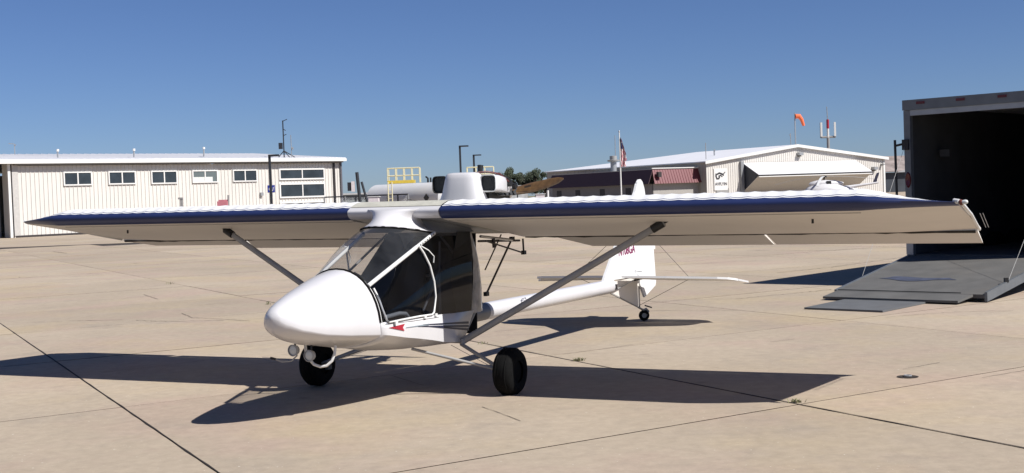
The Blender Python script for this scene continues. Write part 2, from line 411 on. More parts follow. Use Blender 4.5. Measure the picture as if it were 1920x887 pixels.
# black rubber seal along the hoop
hoop = nose_sec(1.02)
arc = [hoop[k % 40] for k in list(range(1, 20))]
MB().tube([p+Vector((0, .003, 0))*1 for p in arc], .011, 8).build('hoop_seal', M_RUB, plane, 50)
MB().tube([Vector((p.x*1.0, p.y+.045, .675+(p.z-.675)*.985)) for p in arc[:8]], .009, 8).build('hoop_seal', M_RUB, plane, 50)
MB().tube([Vector((p.x*1.0, p.y+.022, .675+(p.z-.675)*.99)) for p in arc[:8]], .005, 6).build('hoop_trim', M_WTUBE, plane, 50)
# ---- tub behind hoop (open top)
def tub_sec(a):
    w = interp([(1.02, .374), (.6, .39), (0, .396), (-.23, .392)], a)
    sill = interp([(1.02, .672), (.2, .652), (-.39, .618)], a)
    if a < -.22: sill = lerp(.618, .44, 0)
    ch = interp([(1.02, .585), (.5, .498), (.04, .415), (-.2, .388), (-.4, .40)], a)
    k = interp([(1.02, .478), (.6, .405), (.266, .378), (.05, .372), (-.2, .385), (-.4, .40)], a)
    L = [P(a, w, sill), P(a, w+.002, (sill+ch)/2), P(a, w, ch), P(a, w*.82, lerp(ch, k, .42)), P(a, w*.60, lerp(ch, k, .72)), P(a, w*.3, lerp(ch, k, .93)), P(a, 0, k)]
    Rr = [Vector((-v.x, v.y, v.z)) for v in L[:-1]][::-1]
    return L+Rr
secs = [tub_sec(a) for a in (1.02, .9, .7, .5, .3, .1, -.05, -.2)]
# slanted rear end
last = tub_sec(-.2); rear = []
for v in last:
    f = (v.z-.385)/(.62-.385); rear.append(Vector((v.x, v.y+max(0, f)*.20, v.z)))
secs[-1] = rear
tub = loft('tub', secs, M_WHITE, plane, closed=False, smooth=35, solid=.012)
# decals on the side panels
for s in (1, -1):
    x = s*.4035
    def dp(px, py, off=0): 
        d = ray(px, py)
        return None
    def D(a, c, o=0): return Vector((s*(interp([(1.02, .374), (.6, .39), (0, .396), (-.23, .392)], a)+.0115+o), -a, c))
    arrow = [D(.93, .626), D(.712, .634), D(.745, .607), D(.722, .580)]
    MB().prism(arrow, (s*.0012, 0, 0)).build('red_arrow', M_RED, plane)
    mb = MB()
    for c1, c2, h, a0 in ((.601, .537, .021, .45), (.594, .508, .021, .52), (.587, .479, .021, .43)):
        seg = 6
        for i in range(seg):
            t0, t1 = i/seg, (i+1)/seg; A0, A1 = lerp(a0, -.295, t0), lerp(a0, -.295, t1)
            h0, h1 = h*(t0*.9+.06)**.8/2, h*(t1*.9+.06)**.8/2; z0, z1 = lerp(c1-.002, c2, t0), lerp(c1-.002, c2, t1)
            mb.prism([D(A0, z0-h0), D(A1, z1-h1), D(A1, z1+h1), D(A0, z0+h0)], (s*.0012, 0, 0))
    mb.build('navy_stripes', M_DKNAVY, plane)
    mb = MB()
    for i in range(1):
        mb.prism([D(.70, .601), D(.36, .585), D(.36, .597), D(.70, .604)], (s*.0012, 0, 0))
    mb.build('fading_stripe', M_TRIM, plane)
    MB().tube([D(1.0, .655, -.004), D(.6, .643, -.004), D(.2, .632, -.004)], .0025, 5).build('seam', mat('seam_grey', (.35, .35, .35), .6), plane)
# ---- door frames, roof tubes, glass
for s in (1, -1):
    T0, T1 = P(1.015, s*.272, .945), P(.115, s*.335, 1.30)
    d = (T1-T0)
    MB().tube([T0, T0+d*.72], .0165, 10).build('roof_tube', M_WTUBE, plane, 60)
    tb = MB().tube([T0+d*.72, T1], .0150, 10).build('perforated_tube', M_WTUBE, plane, 60)
    hb = MB()
    for i in range(7):
        c_ = T0+d*(.76+i*.035); hb.lathe([(0, .0062), (.002, .0062), (.002, 0)], c_+Vector((s*.0145, -.004, .002)), (s, -.3, .1), 8)
    hb.build('tube_hole', M_BLACK, tb)
    # door frame
    F = [P(.985, s*.300, .925), P(.975, s*.335, .85), P(.965, s*.362, .76), P(.95, s*.385, .685), P(.93, s*.392, .668),
         P(.5, s*.402, .668), P(.30, s*.402, .662), P(.272, s*.402, .68), P(.235, s*.400, .80), P(.245, s*.396, .92), P(.285, s*.385, 1.05), P(.335, s*.362, 1.15), P(.375, s*.345, 1.208)]
    door = MB().tube(F, .0085, 8).build('door_frame', M_WTUBE, plane, 60)
    MB().tube([P(.36, s*.35, 1.21), P(.29, s*.38, 1.17), P(.235, s*.395, 1.12), P(.245, s*.395, 1.07)], .005, 6).build('door_strap', M_WTUBE, door, 60)
    for aa in (.25, .42, .85):
        MB().box(P(aa, s*.405, .655), (.012, .035, .022)).build('hinge', M_WTUBE, door)
    # door glass, fan
    rows = []
    nF = 12
    low = [P(lerp(.96, .24, i/nF), s*.398, .668) for i in range(nF+1)]
    front = F[0:4]
    # grid between lower sill line and roof tube
    G = []
    for j in range(9):
        v = j/8; row = []
        for i in range(nF+1):
            u = i/nF; a0 = lerp(.962, -.37, u); b0 = .398; c0_ = lerp(.668, .628, u)
            if u < .62: uu = u/.62; a1, b1, c1 = lerp(1.0, .115, uu), lerp(.276, .335, uu), lerp(.935, 1.295, uu)
            else: uu = (u-.62)/.38; a1, b1, c1 = lerp(.115, -.41, uu), lerp(.335, .36, uu), lerp(1.295, 1.285, uu)
            bl = .018*math.sin(math.pi*v)
            row.append(P(lerp(a0, a1, v)+.0, s*(lerp(b0, b1, v**1.6)+bl), lerp(c0_, c1, v)))
        G.append(row)
    loft('side_window', G, M_TINT if s > 0 else M_GLASS, plane, closed=False, smooth=60)
# windshield
G = []
hp = [hoop[k] for k in range(5, 16)]   # arc over the top
nU_ = 10
for j in range(9):
    v = j/8; row = []
    for i in range(nU_+1):
        u = i/nU_; base = hoop[5]*(1-0)  # placeholder
        ang = lerp(46, 134, u); cs, sn = math.cos(R(ang)), math.sin(R(ang))
        ex = 2/2.15
        p0 = P(1.02, .374*math.copysign(abs(cs)**ex, cs), .588+(1.067-.588)*abs(sn)**ex)
        xx = lerp(.335, -.335, u); cc = 1-(xx/.335)**2
        p1 = P(.115+.345*cc**.8, xx, 1.30+.062*cc**.8)
        q = p0.lerp(p1, v); bl = .045*math.sin(math.pi*v)*(.35+.65*cc)
        row.append(q+Vector((0, -bl*.45, bl*.9)))
    G.append(row)
loft('windshield', G, M_GLASS, plane, closed=False, smooth=80)
MB().tube([v+Vector((0, 0, .004)) for v in G[-1]], .009, 8).build('windshield_seal', M_RUB, plane, 60)
MB().tube([P(.80, -.30, 1.03), P(.72, -.335, 1.02), P(.60, -.36, .96), P(.52, -.375, .86), P(.50, -.38, .67)], .007, 6).build('bow_tube', M_BLACK, plane, 60)
# ---- pylon fairing (windshield top -> wing nose)
rows = []
def pyl(v):
    row = []
    for i in range(17):
        xx = lerp(-1, 1, i/16)
        cc = 1-xx*xx
        bot = Vector((xx*.345, -(.105+.36*cc**.8), 1.307+.062*cc**.8))
        mid = Vector((xx*.11, -(.06+.37*cc**.7), 1.395+.008*cc))
        top = Vector((xx*.27, -(.15+.14*max(0, cc)**.8), 1.50))
        row.append(bot*(1-v)**2+mid*2*v*(1-v)+top*v*v)
    return row
loft('pylon_fairing', [pyl(j/10) for j in range(11)], M_WHITE, plane, closed=False, smooth=70, solid=.004)
# ---- wing airfoil
PROF = [(1.23, .012), (1.0, .07), (.8, .115), (.6, .15), (.45, .168), (.3, .172), (.2, .160), (.115, .130), (.047, .080), (.040, .073), (.026, .060),
        (.020, .053), (.012, .043), (.003, .032), (-.008, .016), (-.012, 0), (-.008, -.025), (.005, -.045), (.028, -.056),
        (.07, -.058), (.13, -.056), (.3, -.048), (.6, -.034), (.9, -.022), (1.23, -.012)]
def band_id(i):     # material per segment i->i+1
    if i < 8: return 0
    if i == 8: return 1
    if i == 9: return 0
    if i < 18: return 1
    return 2
RIB = .127
def wing_sec(ab, root=False):
    u = max(0, (ab-3.72)/(4.33-3.72)); kt = .13+.87*(1-u)**1.5; kb = .35+.65*(1-u)
    t = (ab % RIB)/RIB; sag = math.sin(math.pi*t)
    le = lerp(.18, -.02, u**1.5); k = (le+1.33)/1.23
    out = []
    for x, z in PROF:
        zz = z*(kt if z > 0 else kb)
        if z > .035: zz -= .0075*sag*min(1, (z-.035)/.035)*kt
        a_ = le-x*k; out.append((a_, 1.478-(.18-a_)*.1724+.014*u+zz*(.82 if z > 0 else 1)))
    return out
def wing(s):
    b0 = .43
    bs = []; b = b0
    while b < 4.33: bs.append(b); b += RIB/5
    bs.append(4.33)
    secs = [[P(a, s*b, c) for a, c in wing_sec(b)] for b in bs]
    n = len(PROF)
    def piece(name, i0, i1, parent, m):
        return loft(name, [sc[i0:i1+1] for sc in secs], m, parent, closed=False, smooth=50)
    w = piece('wing', 18, n-1, plane, M_FAB)           # underside
    piece('top_skin', 0, 8, w, M_FABT)
    piece('pinstripe', 8, 9, w, M_BLUE)
    piece('pinstripe', 9, 10, w, M_FABT)
    piece('leading_edge', 10, 18, w, M_BLUE)
    # root and tip ribs
    for sc, nm in ((secs[0], 'root_rib'), (secs[-1], 'tip_rib')):
        link(nm, mesh(nm, sc, [tuple(range(n))]), M_FAB, w)
    # dark line of uneven width along the hinge gap
    rs_ = random.Random(3 if s > 0 else 9); bb_ = [.45+.096*k for k in range(41)]
    MB().tube([P(-1.335, s*b_, 1.206) for b_ in bb_], [max(.006, min(.015, rs_.gauss(.009, .003))) for _ in bb_], 6).build('hinge_gap_line', M_RIBLINE, w)
    # thin grey line painting the shade under the leading edge
    MB().tube([P(.07, s*.45, 1.400), P(.07, s*3.7, 1.400)], .0035, 5).build('le_shade_line', mat('le_shadow_grey', (.38, .36, .33), .7), w)
    # tip bow
    MB().tube([P(-.0, s*4.32, 1.465), P(-.05, s*4.345, 1.455), P(-.6, s*4.345, 1.357), P(-1.32, s*4.32, 1.222)], .011, 8).build('tip_bow', M_WTUBE, w, 60)
    return w
def surf(name, s, b_in, b_out, c_te, parent, cut_in=.0, cut_out=0., te_a=-1.49):
    # tapered trailing surface, with edge thickness
    bi, bo = b_in, b_out
    top = [P(-1.345, s*bi, 1.226), P(-1.345, s*bo, 1.226), P(te_a, s*(bo+cut_out), c_te), P(te_a, s*(bi+cut_in), c_te)]
    bot = [p-Vector((0, 0, t_)) for p, t_ in zip(top, (.022, .022, .008, .008))]
    V = top+bot
    return link(name, mesh(name, V, [(0, 1, 2, 3), (7, 6, 5, 4), (0, 4, 5, 1), (1, 5, 6, 2), (2, 6, 7, 3), (3, 7, 4, 0)], recalc=True), M_FAB, parent)
wr = wing(1); wl = wing(-1)
surf('flap', 1, .72, 2.63, 1.117, wr, .32, .05)
surf('aileron', 1, 2.65, 4.305, 1.118, wr, .05, .02)
surf('flap', -1, .78, 2.69, 1.122, wl, .32, .0)
surf('aileron', -1, 2.71, 4.32, 1.155, wl, .04, -.32)
for s, w in ((1, wr), (-1, wl)):
    MB().tube([P(-.30, s*3.28, 1.36), P(-.30, s*3.28, 1.32)], .009, 6).build('tie_down_ring', M_BLACK, w)
# right wingtip light and antenna rods
nl = MB().lathe([(0, .018), (.012, .021), (.02, .016)], P(.0, 4.34, 1.455), (1, -.2, .1), 14).build('navigation_light', mat('rust_red_bracket', (.16, .035, .02), .5), wr, 50)
MB().lathe([(.02, .014), (.04, .016), (.052, .011), (.056, 0)], P(.0, 4.34, 1.455), (1, -.2, .1), 14).build('lens', M_LAMPC, nl, 50)
MB().tube([P(-.02, 4.30, 1.467), P(-.0, 4.335, 1.462)], .017, 10).build('tip_fitting', M_WTUBE, wr, 60)
for k in (0, .02): MB().tube([P(-.62, 4.40+k, 1.365), P(-1.28, 4.37+k, 1.24)], .0022, 5).build('tip_wire', M_GALV, wr)
# centre section
secs = []
for b in [-.43+.86*i/14 for i in range(15)]:
    row = []
    for x, z in PROF[:19]:
        row.append(P(.19-x*1.22, b, 1.478-.205*x+z*(.76 if z > 0 else .9)))
    secs.append(row)
loft('centre_nose', [r_[10:19] for r_ in secs], M_WHITE, plane, closed=False, smooth=60)
loft('gap_cover', [[v+Vector((0, 0, .004)) for v in r_[0:11]] for r_ in secs], M_CREAM, plane, closed=False, smooth=60)
MB().tube([P(-.02, .02, 1.575), P(-.6, .06, 1.51)], .003, 5).build('gap_cover_seam', M_RIBLINE, plane)
for s in (1, -1):
    G = []
    for j in range(9):
        v = j/8; a_ = lerp(.12, -.52, v)
        G.append([P(a_, s*lerp(.34, .362, v), lerp(1.305, 1.285, v)), P(a_-.01, s*lerp(.26, .34, v), lerp(1.355, 1.30, v)), P(a_-.02, s*lerp(.17, .30, min(1, v*2)), lerp(1.41, 1.33, v)), P(a_-.03, s*lerp(.15, .30, min(1, v*2)), lerp(1.475, 1.37, v))])
    loft('roof_fairing', G, mat('shaded_white_fairing', (.30, .31, .33), .5, var=.1), plane, closed=False, smooth=80)  # white fairing coloured grey to paint the shade on its flanks
# wing root underside closing
V = [P(.15, -.43, 1.422), P(.15, .43, 1.422), P(-.75, .43, 1.275), P(-.75, -.43, 1.275)]
link('centre_underside', mesh('cu', V, [(0, 1, 2, 3)]), mat('shaded_white_fairing', (.30, .31, .33), .5, var=.1), plane)  # grey holds the underside's shade, the gelcoat itself is white
# ---- struts + gear
def strut(name, p, q, r, flat, m, parent=plane, fd=(0, 0, 1)):
    return MB().tube([p, q], r, 12, flat=flat, flatdir=fd).build(name, m, parent, 60)
for s in (1, -1):
    A, B = P(-.18, s*.405, .395), P(-.322, s*2.13, 1.345)
    so = strut('wing_strut', A, B, .028, .55, M_STRUT)
    d = (B-A).normalized()
    MB().tube([B-d*.11, B-d*.01], .034, 10).build('strut_sleeve', M_BLACK, so, 60)
    MB().tube([B-d*.01, B+d*.045, B+d*.05+Vector((0, 0, .02))], .014, 8).build('strut_fitting', M_BLACK, so, 60)
    MB().lathe([(-.014, .0), (-.014, .02), (.014, .02), (.014, 0)], B+d*.05, (0, 1, 0), 10).build('bolt', M_BLACK, so, 50)
    MB().tube([A+Vector((0, 0, -.02)), A+Vector((0, 0, .02))], .028, 10).build('strut_foot', M_STRUT, so, 60)
    # gear leg
    H = P(0, s*.86, .195)
    gl = MB().tube([P(-.17, s*.395, .372), H], .0155, 10).build('gear_leg', M_STRUT, plane, 60)
    MB().tube([P(.30, s*.20, .385), H+Vector((0, -.02, 0))], .012, 8).build('drag_brace', M_STRUT, plane, 60)
    MB().tube([P(-.17, s*.30, .36), P(.0, s*.80, .2)], .0022, 5).build('brace_cable', M_GALV, plane)
    # wheel
    wc = P(0, s*.9235, .188)
    prof = [(-.075, .085), (-.082, .11), (-.083, .14), (-.074, .165), (-.055, .180), (-.03, .1875), (0, .19), (.03, .1875), (.055, .180), (.074, .165), (.083, .14), (.082, .11), (.075, .085)]
    wh = MB().lathe(prof, wc, (1, 0, 0), 40).build('wheel', M_RUB, plane, 50)
    MB().lathe([(-.06, 0), (-.06, .085), (.06, .085), (.06, 0)], wc, (1, 0, 0), 24).build('rim', M_RUB, wh, 40)
    gv = MB()
    for xx in (-.04, -.014, .014, .04):
        gv.lathe([(xx-.003, .186), (xx, .1905), (xx+.003, .186)], wc, (1, 0, 0), 40)
    gv.build('tread', M_RUB, wh, 30)
    br = MB().box(P(-.03, s*.83, .165), (.03, .06, .055)).build('brake_caliper', mat('dull_grey_metal', (.16, .16, .16), .5, .4), wh)
MB().tube([P(-.18, .40, .39), P(-.18, -.40, .39)], .014, 8).build('axle_tube', M_STRUT, plane, 60)
# nose guard hoop + landing lights + tow hook
loop = [P(1.385, -.05, .57), P(1.38, -.05, .50), P(1.37, -.035, .44), P(1.36, .005, .395), P(1.345, .05, .378), P(1.33, .095, .385), P(1.31, .13, .42), P(1.30, .148, .47), P(1.29, .15, .53)]
MB().tube(loop, .0105, 10).build('nose_guard', M_WTUBE, plane, 60)
for (a, b, c, fa) in ((1.46, -.10, .508, 1), (1.44, .025, .470, 1)):
    ll = MB().lathe([(-.045, .0), (-.045, .018), (-.03, .034), (0, .042), (.012, .044), (.014, .036)], P(a, b, c), (.1*0, -1, 0), 18).build('landing_light', mat('lamp_body_grey', (.42, .42, .42), .4), plane, 40)
    MB().lathe([(.006, .036), (.010, .022), (.012, 0)], P(a, b, c), (0, -1, 0), 18).build('lens', M_LAMPC, ll, 50)
    MB().tube([P(a-.02, b, c+.03), P(a-.03, b, c+.09)], .008, 6).build('bracket', M_BLACK, ll)
hk = MB().tube([P(1.47, -.06, .545), P(1.47, -.065, .47), P(1.49, -.10, .435), P(1.52, -.16, .43), P(1.54, -.20, .45)], .006, 8).build('tow_hose', mat('grey_hose', (.35, .35, .34), .5), plane, 60)
MB().tube([P(1.54, -.20, .45), P(1.56, -.235, .462)], .009, 8).build('hose_end', M_BLACK, plane)
MB().tube([P(1.56, -.235, .462), P(1.58, -.29, .468)], .002, 5).build('pull_cord', M_BOX, plane)
# ---- cabin interior
for s in (1, -1):
    if s < 0: poly = [P(-.34, s*.372, 1.30), P(-.62, s*.355, 1.25), P(-.60, s*.36, .62), P(.30, s*.375, .62), P(.19, s*.378, .90)]
    else: poly = [P(-.20, s*.372, 1.30), P(-.43, s*.368, 1.29), P(-.46, s*.372, 1.12), P(-.44, s*.378, .95), P(-.40, s*.382, .72), P(-.33, s*.385, .625), P(-.12, s*.385, .62), P(-.05, s*.38, .95)]
    MB().prism(poly, (-.004*s, 0, 0)).build('rear_curtain', M_CLOTH, plane)
MB().prism([P(-.50, -.37, .42), P(-.50, .37, .42), P(-.58, .34, 1.27), P(-.58, -.34, 1.27)], (0, .01, 0)).build('rear_bulkhead', M_CLOTH, plane)
for s in (1, -1):
    c_ = s*.18
    MB().prism([P(.28, c_-.165, .50), P(-.2, c_-.165, .45), P(-.2, c_-.165, .52), P(.26, c_-.165, .60)], (.33, 0, 0)).build('seat_cushion', M_SEAT, plane)
    loft('seat_back', [[P(lerp(-.16, -.42, v)+.03*math.cos(3*t_), c_+t_*.16*(1-.35*v**3), lerp(.52, 1.14, v)) for t_ in (-1, -.6, 0, .6, 1)] for v in (0, .25, .5, .75, .9, 1)], M_SEAT, plane, closed=False, solid=.05)
MB().prism([P(.92, -.12, .66), P(.92, .16, .66), P(.90, .14, .965), P(.90, -.10, .965)], (0, .10, 0)).build('instrument_panel', M_BLACK, plane)
MB().tube([P(.55, .02, .5), P(.50, .02, .74), P(.46, .02, .80)], .011, 8).build('control_stick', M_BLACK, plane, 60)
MB().tube([P(.90, .34, .70), P(.72, .355, .712), P(.62, .35, .70), P(.56, .34, .66)], .016, 8).build('side_rail', mat('grey_side_rail', (.55, .56, .54), .5), plane, 60)
for a1, b1, c1, a2, b2, c2 in ((-.25, -.34, 1.28, .55, -.33, .92), (-.05, .30, 1.27, -.42, .32, .98), (-.38, -.33, .92, -.38, .35, .92), (.0, .3, .60, -.12, .25, 1.22), (.2, .26, .68, -.05, .28, .98)):
    MB().tube([P(a1, b1, c1), P(a2, b2, c2)], .010, 8).build('cabin_tube', mat('cabin_tube_grey', (.16, .16, .165), .5), plane, 60)
# ---- rear fairing: wrinkled clear vinyl behind the cabin, tapering to the boom
G = []
for j in range(15):
    v = j/14; row = []
    for i in range(15):
        u = i/14                              # u 0..1 around: left front edge -> back -> right
        ang = lerp(-1, 1, u)
        z = lerp(.60, 1.285, v)
        x = math.copysign(abs(math.sin(ang*math.pi/2))**.45, ang)*lerp(.386, .366, v)
        back = math.cos(ang*math.pi/2)**.7
        a = lerp(-.37, -.42, min(1, v*1.6))-.045*math.sin(v*math.pi) - back*lerp(.40, .14, v)
        wr_ = .006*math.sin(x*90+v*9)*math.sin(v*14+x*20)
        row.append(P(a+wr_, x, z))
    G.append(row)
loft('rear_cover', G, M_VINYL, plane, closed=False, smooth=70)
# lower rear triangulation
for s in (1, -1):
    MB().tube([P(-.19, s*.39, .40), P(-.52, s*.365, .64)], .013, 8).build('frame_tube', M_STRUT, plane, 60)
    MB().prism([P(-.20, s*.385, .395), P(-.40, s*.388, .60), P(-.78, s*.06, .60), P(-.82, s*.05, .46)], (-.004*s, 0, 0)).build('tail_cone', mat('grey_fairing_panel', (.40, .41, .42), .5, var=.1), plane)
# dark truss behind cabin up to the wing, controls
dk = mat('dark_tube', (.04, .03, .028), .5)
MB().prism([P(-.60, .16, 1.26), P(-.66, .16, 1.26), P(-.78, .15, .98), P(-.75, .15, .98)], (.012, 0, 0)).build('rear_post', dk, plane)
for q in (((-.60, .30, 1.225), (-.55, .34, .94)), ((-.60, -.30, 1.225), (-.60, -.30, .6)), ((-.66, .05, 1.25), (-1.25, .03, .60)), ((-.66, -.1, 1.25), (-1.2, -.03, .60))):
    MB().tube([P(*q[0]), P(*q[1])], .011, 8).build('truss_tube', dk, plane, 60)
for q, r_ in ((((-.85, .45, 1.245), (-.53, .45, .96)), .006), (((-1.06, .45, 1.20), (-.54, .45, .755)), .009), (((-.55, .45, 1.205), (-1.28, .45, 1.062)), .0075), (((-1.28, .45, 1.19), (-1.29, .45, 1.06)), .009), (((-.70, .45, 1.22), (-.71, .45, 1.14)), .016)):
    MB().tube([P(*q[0]), P(*q[1])], r_, 8).build('control_rod', dk, plane, 60)
for q in ((-1.06, .45, 1.20), (-.54, .45, .755), (-1.29, .45, 1.065)):
    MB().box(P(*q), (.03, .05, .035)).build('rod_fitting', M_BLACK, plane)
MB().tube([P(-.50, .43, 1.245), P(-1.02, .47, 1.19)], .012, 8).build('root_tube', M_ALU, plane, 60)
MB().tube([P(-.50, .41, 1.205), P(-1.25, .43, 1.175)], .010, 8).build('root_tube', dk, plane, 60)
# ---- tail boom
bm_f, bm_r = P(-.80, 0, .525), P(-4.47, 0, .503)
d = (bm_r-bm_f)
boom = MB().tube([bm_f+d*.145, bm_r], .079, 28).build('tail_boom', M_WHITE, plane, 60)
MB().tube([bm_f, bm_f+d*.145], .081, 28).build('boom_front_shaded', mat('boom_shade_grey', (.20, .21, .23), .45, .3), plane, 60)  # front of the boom, wing shadow put into its grey colour
e = MB()
e.tube([P(-1.98, .079, .535), P(-1.98, .082, .58), P(-2.06, .082, .585), P(-2.10, .08, .54)], .0035, 5); e.box(P(-2.04, .082, .53), (.008, .05, .03))
e.build('boom_emblem', M_DKNAVY, boom)
MB().box(P(-4.44, .082, .50), (.02, .04, .06)).build('boom_clamp', M_DARKB, boom)
# ---- tail
def plate(name, pts, th, m, parent=plane, lean=None):
    """vertical plate in the b=0 plane with rounded edge"""
    return MB().prism([P(a, -th/2, c) for a, c in pts], (th, 0, 0)).build(name, m, parent)
fin_pts = [(-4.22, .585), (-5.34, 1.60), (-5.372, 1.63), (-5.372, .50), (-5.37, .545)]
fin = plate('fin', [(-4.23, .575), (-4.28, .63), (-5.30, 1.57), (-5.36, 1.655), (-5.375, 1.67), (-5.375, .56)], .030, M_FABT)
rud = plate('rudder', [(-5.385, 1.68), (-5.44, 1.715), (-5.50, 1.72), (-5.56, 1.69), (-5.62, 1.61), (-5.80, 1.1), (-5.90, .84), (-5.955, .44), (-5.93, .40), (-5.54, .285), (-5.385, .46)], .022, M_FABT)
plate('trim_tab', [(-5.84, 1.00), (-5.98, 1.00), (-5.98, .85), (-5.885, .85)], .004, M_TRIMW, rud)
plate('ventral_fin', [(-4.44, .44), (-4.46, .55), (-5.37, .55), (-5.37, .20), (-5.33, .19)], .016, M_FAB)
text('registration', 'N108GA', .145, M_MAROON, fin, frame_matrix(P(-4.70, .0165, .835), (0, 1, .03), (0, -.03, 1)), .0008)
MB().tube([P(-5.13, .017, .885), P(-5.19, .017, .892)], .003, 5).build('dash_mark', M_MAROON, fin)
# post, bracket and tail brace
MB().tube([P(-5.378, 0, .60), P(-5.378, 0, .17)], .010, 8).build('rudder_post', M_BLACK, plane, 60)
MB().tube([P(-4.44, .0, .43), P(-5.33, .0, .185)], .009, 8).build('keel_tube', M_STRUT, plane, 60)
MB().tube([P(-4.5, .03, .45), P(-5.33, .03, .55)], .006, 8).build('tail_brace', M_GALV, plane, 60)
MB().box(P(-5.25, .04, .525), (.02, .22, .02)).build('elevator_horn', M_BLACK, plane)
MB().tube([P(-5.2, .02, .63), P(-5.33, .06, .61)], .004, 5).build('rudder_horn', M_BLACK, plane)
# stabiliser
def stab(s):
    zc = .560
    tilt = lambda p: Vector((p.x, p.y, p.z+(-p.y+5.05)*.105))
    pts = [P(-4.66, s*.06, zc), P(-4.80, s*.55, zc), P(-4.98, s*1.10, zc), P(-5.06, s*1.20, zc-.002), P(-5.16, s*1.24, zc-.006), P(-5.30, s*1.25, zc-.01), P(-5.30, s*.05, zc)]
    t = MB().prism([tilt(p)-Vector((0, 0, .012)) for p in pts], (0, 0, .024)).build('stabiliser', M_FABT, plane)
    ep = [P(-5.31, s*.10, zc), P(-5.31, s*1.25, zc-.01), P(-5.40, s*1.345, zc-.03), P(-5.62, s*1.20, zc-.008), P(-5.70, s*1.05, zc-.004), P(-5.70, s*.32, zc), P(-5.52, s*.12, zc)]
    MB().prism([tilt(p)-Vector((0, 0, .010)) for p in ep], (0, 0, .020)).build('elevator', M_FABT, plane)
    for w_ in ((P(-5.1, s*.72, zc+.012), P(-5.30, 0, 1.25)), (P(-5.2, s*.72, zc-.012), P(-5.36, 0, .20))):
        MB().tube(w_, .0028, 5).build('tail_wire', M_DARKB, plane)
for s in (1, -1): stab(s)
# tail wheel
MB().tube([P(-5.35, 0, .18), P(-5.50, 0, .135), P(-5.58, 0, .135)], .013, 8).build('tail_spring', M_STRUT, plane, 60)
MB().tube([P(-5.58, 0.0, .145), P(-5.60, .03, .11), P(-5.53, .03, .066)], .016, 8).build('tail_fork', M_STRUT, plane, 60)
MB().tube([P(-5.44, .05, .195), P(-5.66, .05, .150)], .009, 6).build('steering_arm', M_BLACK, plane)
tw = MB().lathe([(-.022, .03), (-.022, .055), (-.012, .064), (0, .066), (.012, .064), (.022, .055), (.022, .03)], P(-5.53, 0, .066), (.5, -.85, 0), 28).build('tail_wheel', M_RUB, plane, 50)
MB().lathe([(-.018, 0), (-.018, .03), (.018, .03), (.018, 0)], P(-5.53, 0, .066), (.5, -.85, 0), 16).build('rim', M_STRUT, tw, 40)
# ---- engine
def rrect(a, b0, w, zc, h, ex=5, n=28):
    out = []
    for k in range(n):
        t = 2*math.pi*k/n; cs, sn = math.cos(t), math.sin(t)
        out.append(P(a, b0+w*math.copysign(abs(cs)**(2/ex), cs), zc+h*math.copysign(abs(sn)**(2/ex), sn)))
    return out
# fairing (flared base, rounded top) lofted upward
secs = []
for z, w, dpt, a0 in ((1.50, .235, .14, -1.02), (1.56, .215, .13, -1.02), (1.62, .192, .12, -1.02), (1.68, .178, .115, -1.02), (1.74, .168, .11, -1.03), (1.775, .160, .10, -1.03), (1.792, .145, .085, -1.035), (1.798, .10, .05, -1.04)):
    secs.append([P(a0+dpt*math.copysign(abs(math.sin(t))**.7, math.sin(t)), w*math.copysign(abs(math.cos(t))**.6, math.cos(t)), z) for t in [2*math.pi*k/36 for k in range(36)]])
loft('engine_fairing', secs, M_WHITE, plane, smooth=60)
for s in (1, -1):
    ck = loft('side_cowl', [rrect(-1.03, s*.245, .075, 1.695, .073), rrect(-1.12, s*.245, .078, 1.695, .074), rrect(-1.3, s*.225, .070, 1.68, .072), rrect(-1.5, s*.17, .06, 1.655, .062), rrect(-1.68, s*.11, .05, 1.615, .055), rrect(-1.76, s*.08, .035, 1.60, .045)], M_WHITE if s > 0 else M_ENG, plane, cap=(False, True), smooth=50)
    MB().prism([v+Vector((0, .015, 0)) for v in rrect(-1.03, s*.245, .070, 1.695, .068)], (0, .006, 0)).build('intake_screen', M_SCREEN, ck)
    MB().tube(rrect(-1.03, s*.245, .075, 1.695, .073)+[rrect(-1.03, s*.245, .075, 1.695, .073)[0]], .006, 6).build('intake_rim', M_BLACK if s < 0 else M_WTUBE, ck, 60)
MB().prism([v for v in rrect(-1.15, 0, .19, 1.60, .075)], (0, .42, 0)).build('engine_block', M_ENG, plane, 40)
eb = MB()
for i in range(4):
    aa = -1.30-.085*i
    for k in range(4): eb.box(P(aa, .235-.006*k, 1.585+.012*k), (.05, .055, .005))
    eb.tube([P(aa, .20, 1.60), P(aa, .255, 1.60)], .02, 10)
    eb.tube([P(aa, .235, 1.60), P(aa-.01, .262, 1.645)], .009, 6)
eb.build('cylinder', mat('engine_grey_metal', (.16, .165, .17), .4, .6, var=.4, scale=40), plane)
hose = mat('dark_red_hose', (.10, .02, .018), .4)
MB().tube([P(-1.04, .12, 1.79), P(-1.10, .2, 1.80), P(-1.22, .27, 1.775), P(-1.34, .30, 1.70)], .009, 8).build('ignition_lead', hose, plane, 60)
MB().tube([P(-1.08, .12, 1.80), P(-1.2, .2, 1.795), P(-1.38, .27, 1.74), P(-1.50, .27, 1.675)], .008, 8).build('ignition_lead', M_BLACK, plane, 60)
for q in ((-1.34, .305, 1.69), (-1.50, .275, 1.665)): MB().box(P(*q), (.035, .05, .04), Matrix.Rotation(.5, 3, 'X')).build('plug_cap', M_BLACK, plane)
af = MB().lathe([(0, .0), (0, .022), (.07, .028), (.075, .0)], P(-1.12, .12, 1.79), (0, .15, 1), 14).build('air_filter', M_ENG, plane, 40)
MB().lathe([(0, .025), (.30, .025), (.32, 0)], P(-1.1, -.12, 1.52), (0, 1, 0), 14).build('muffler', M_ENG, plane, 40)
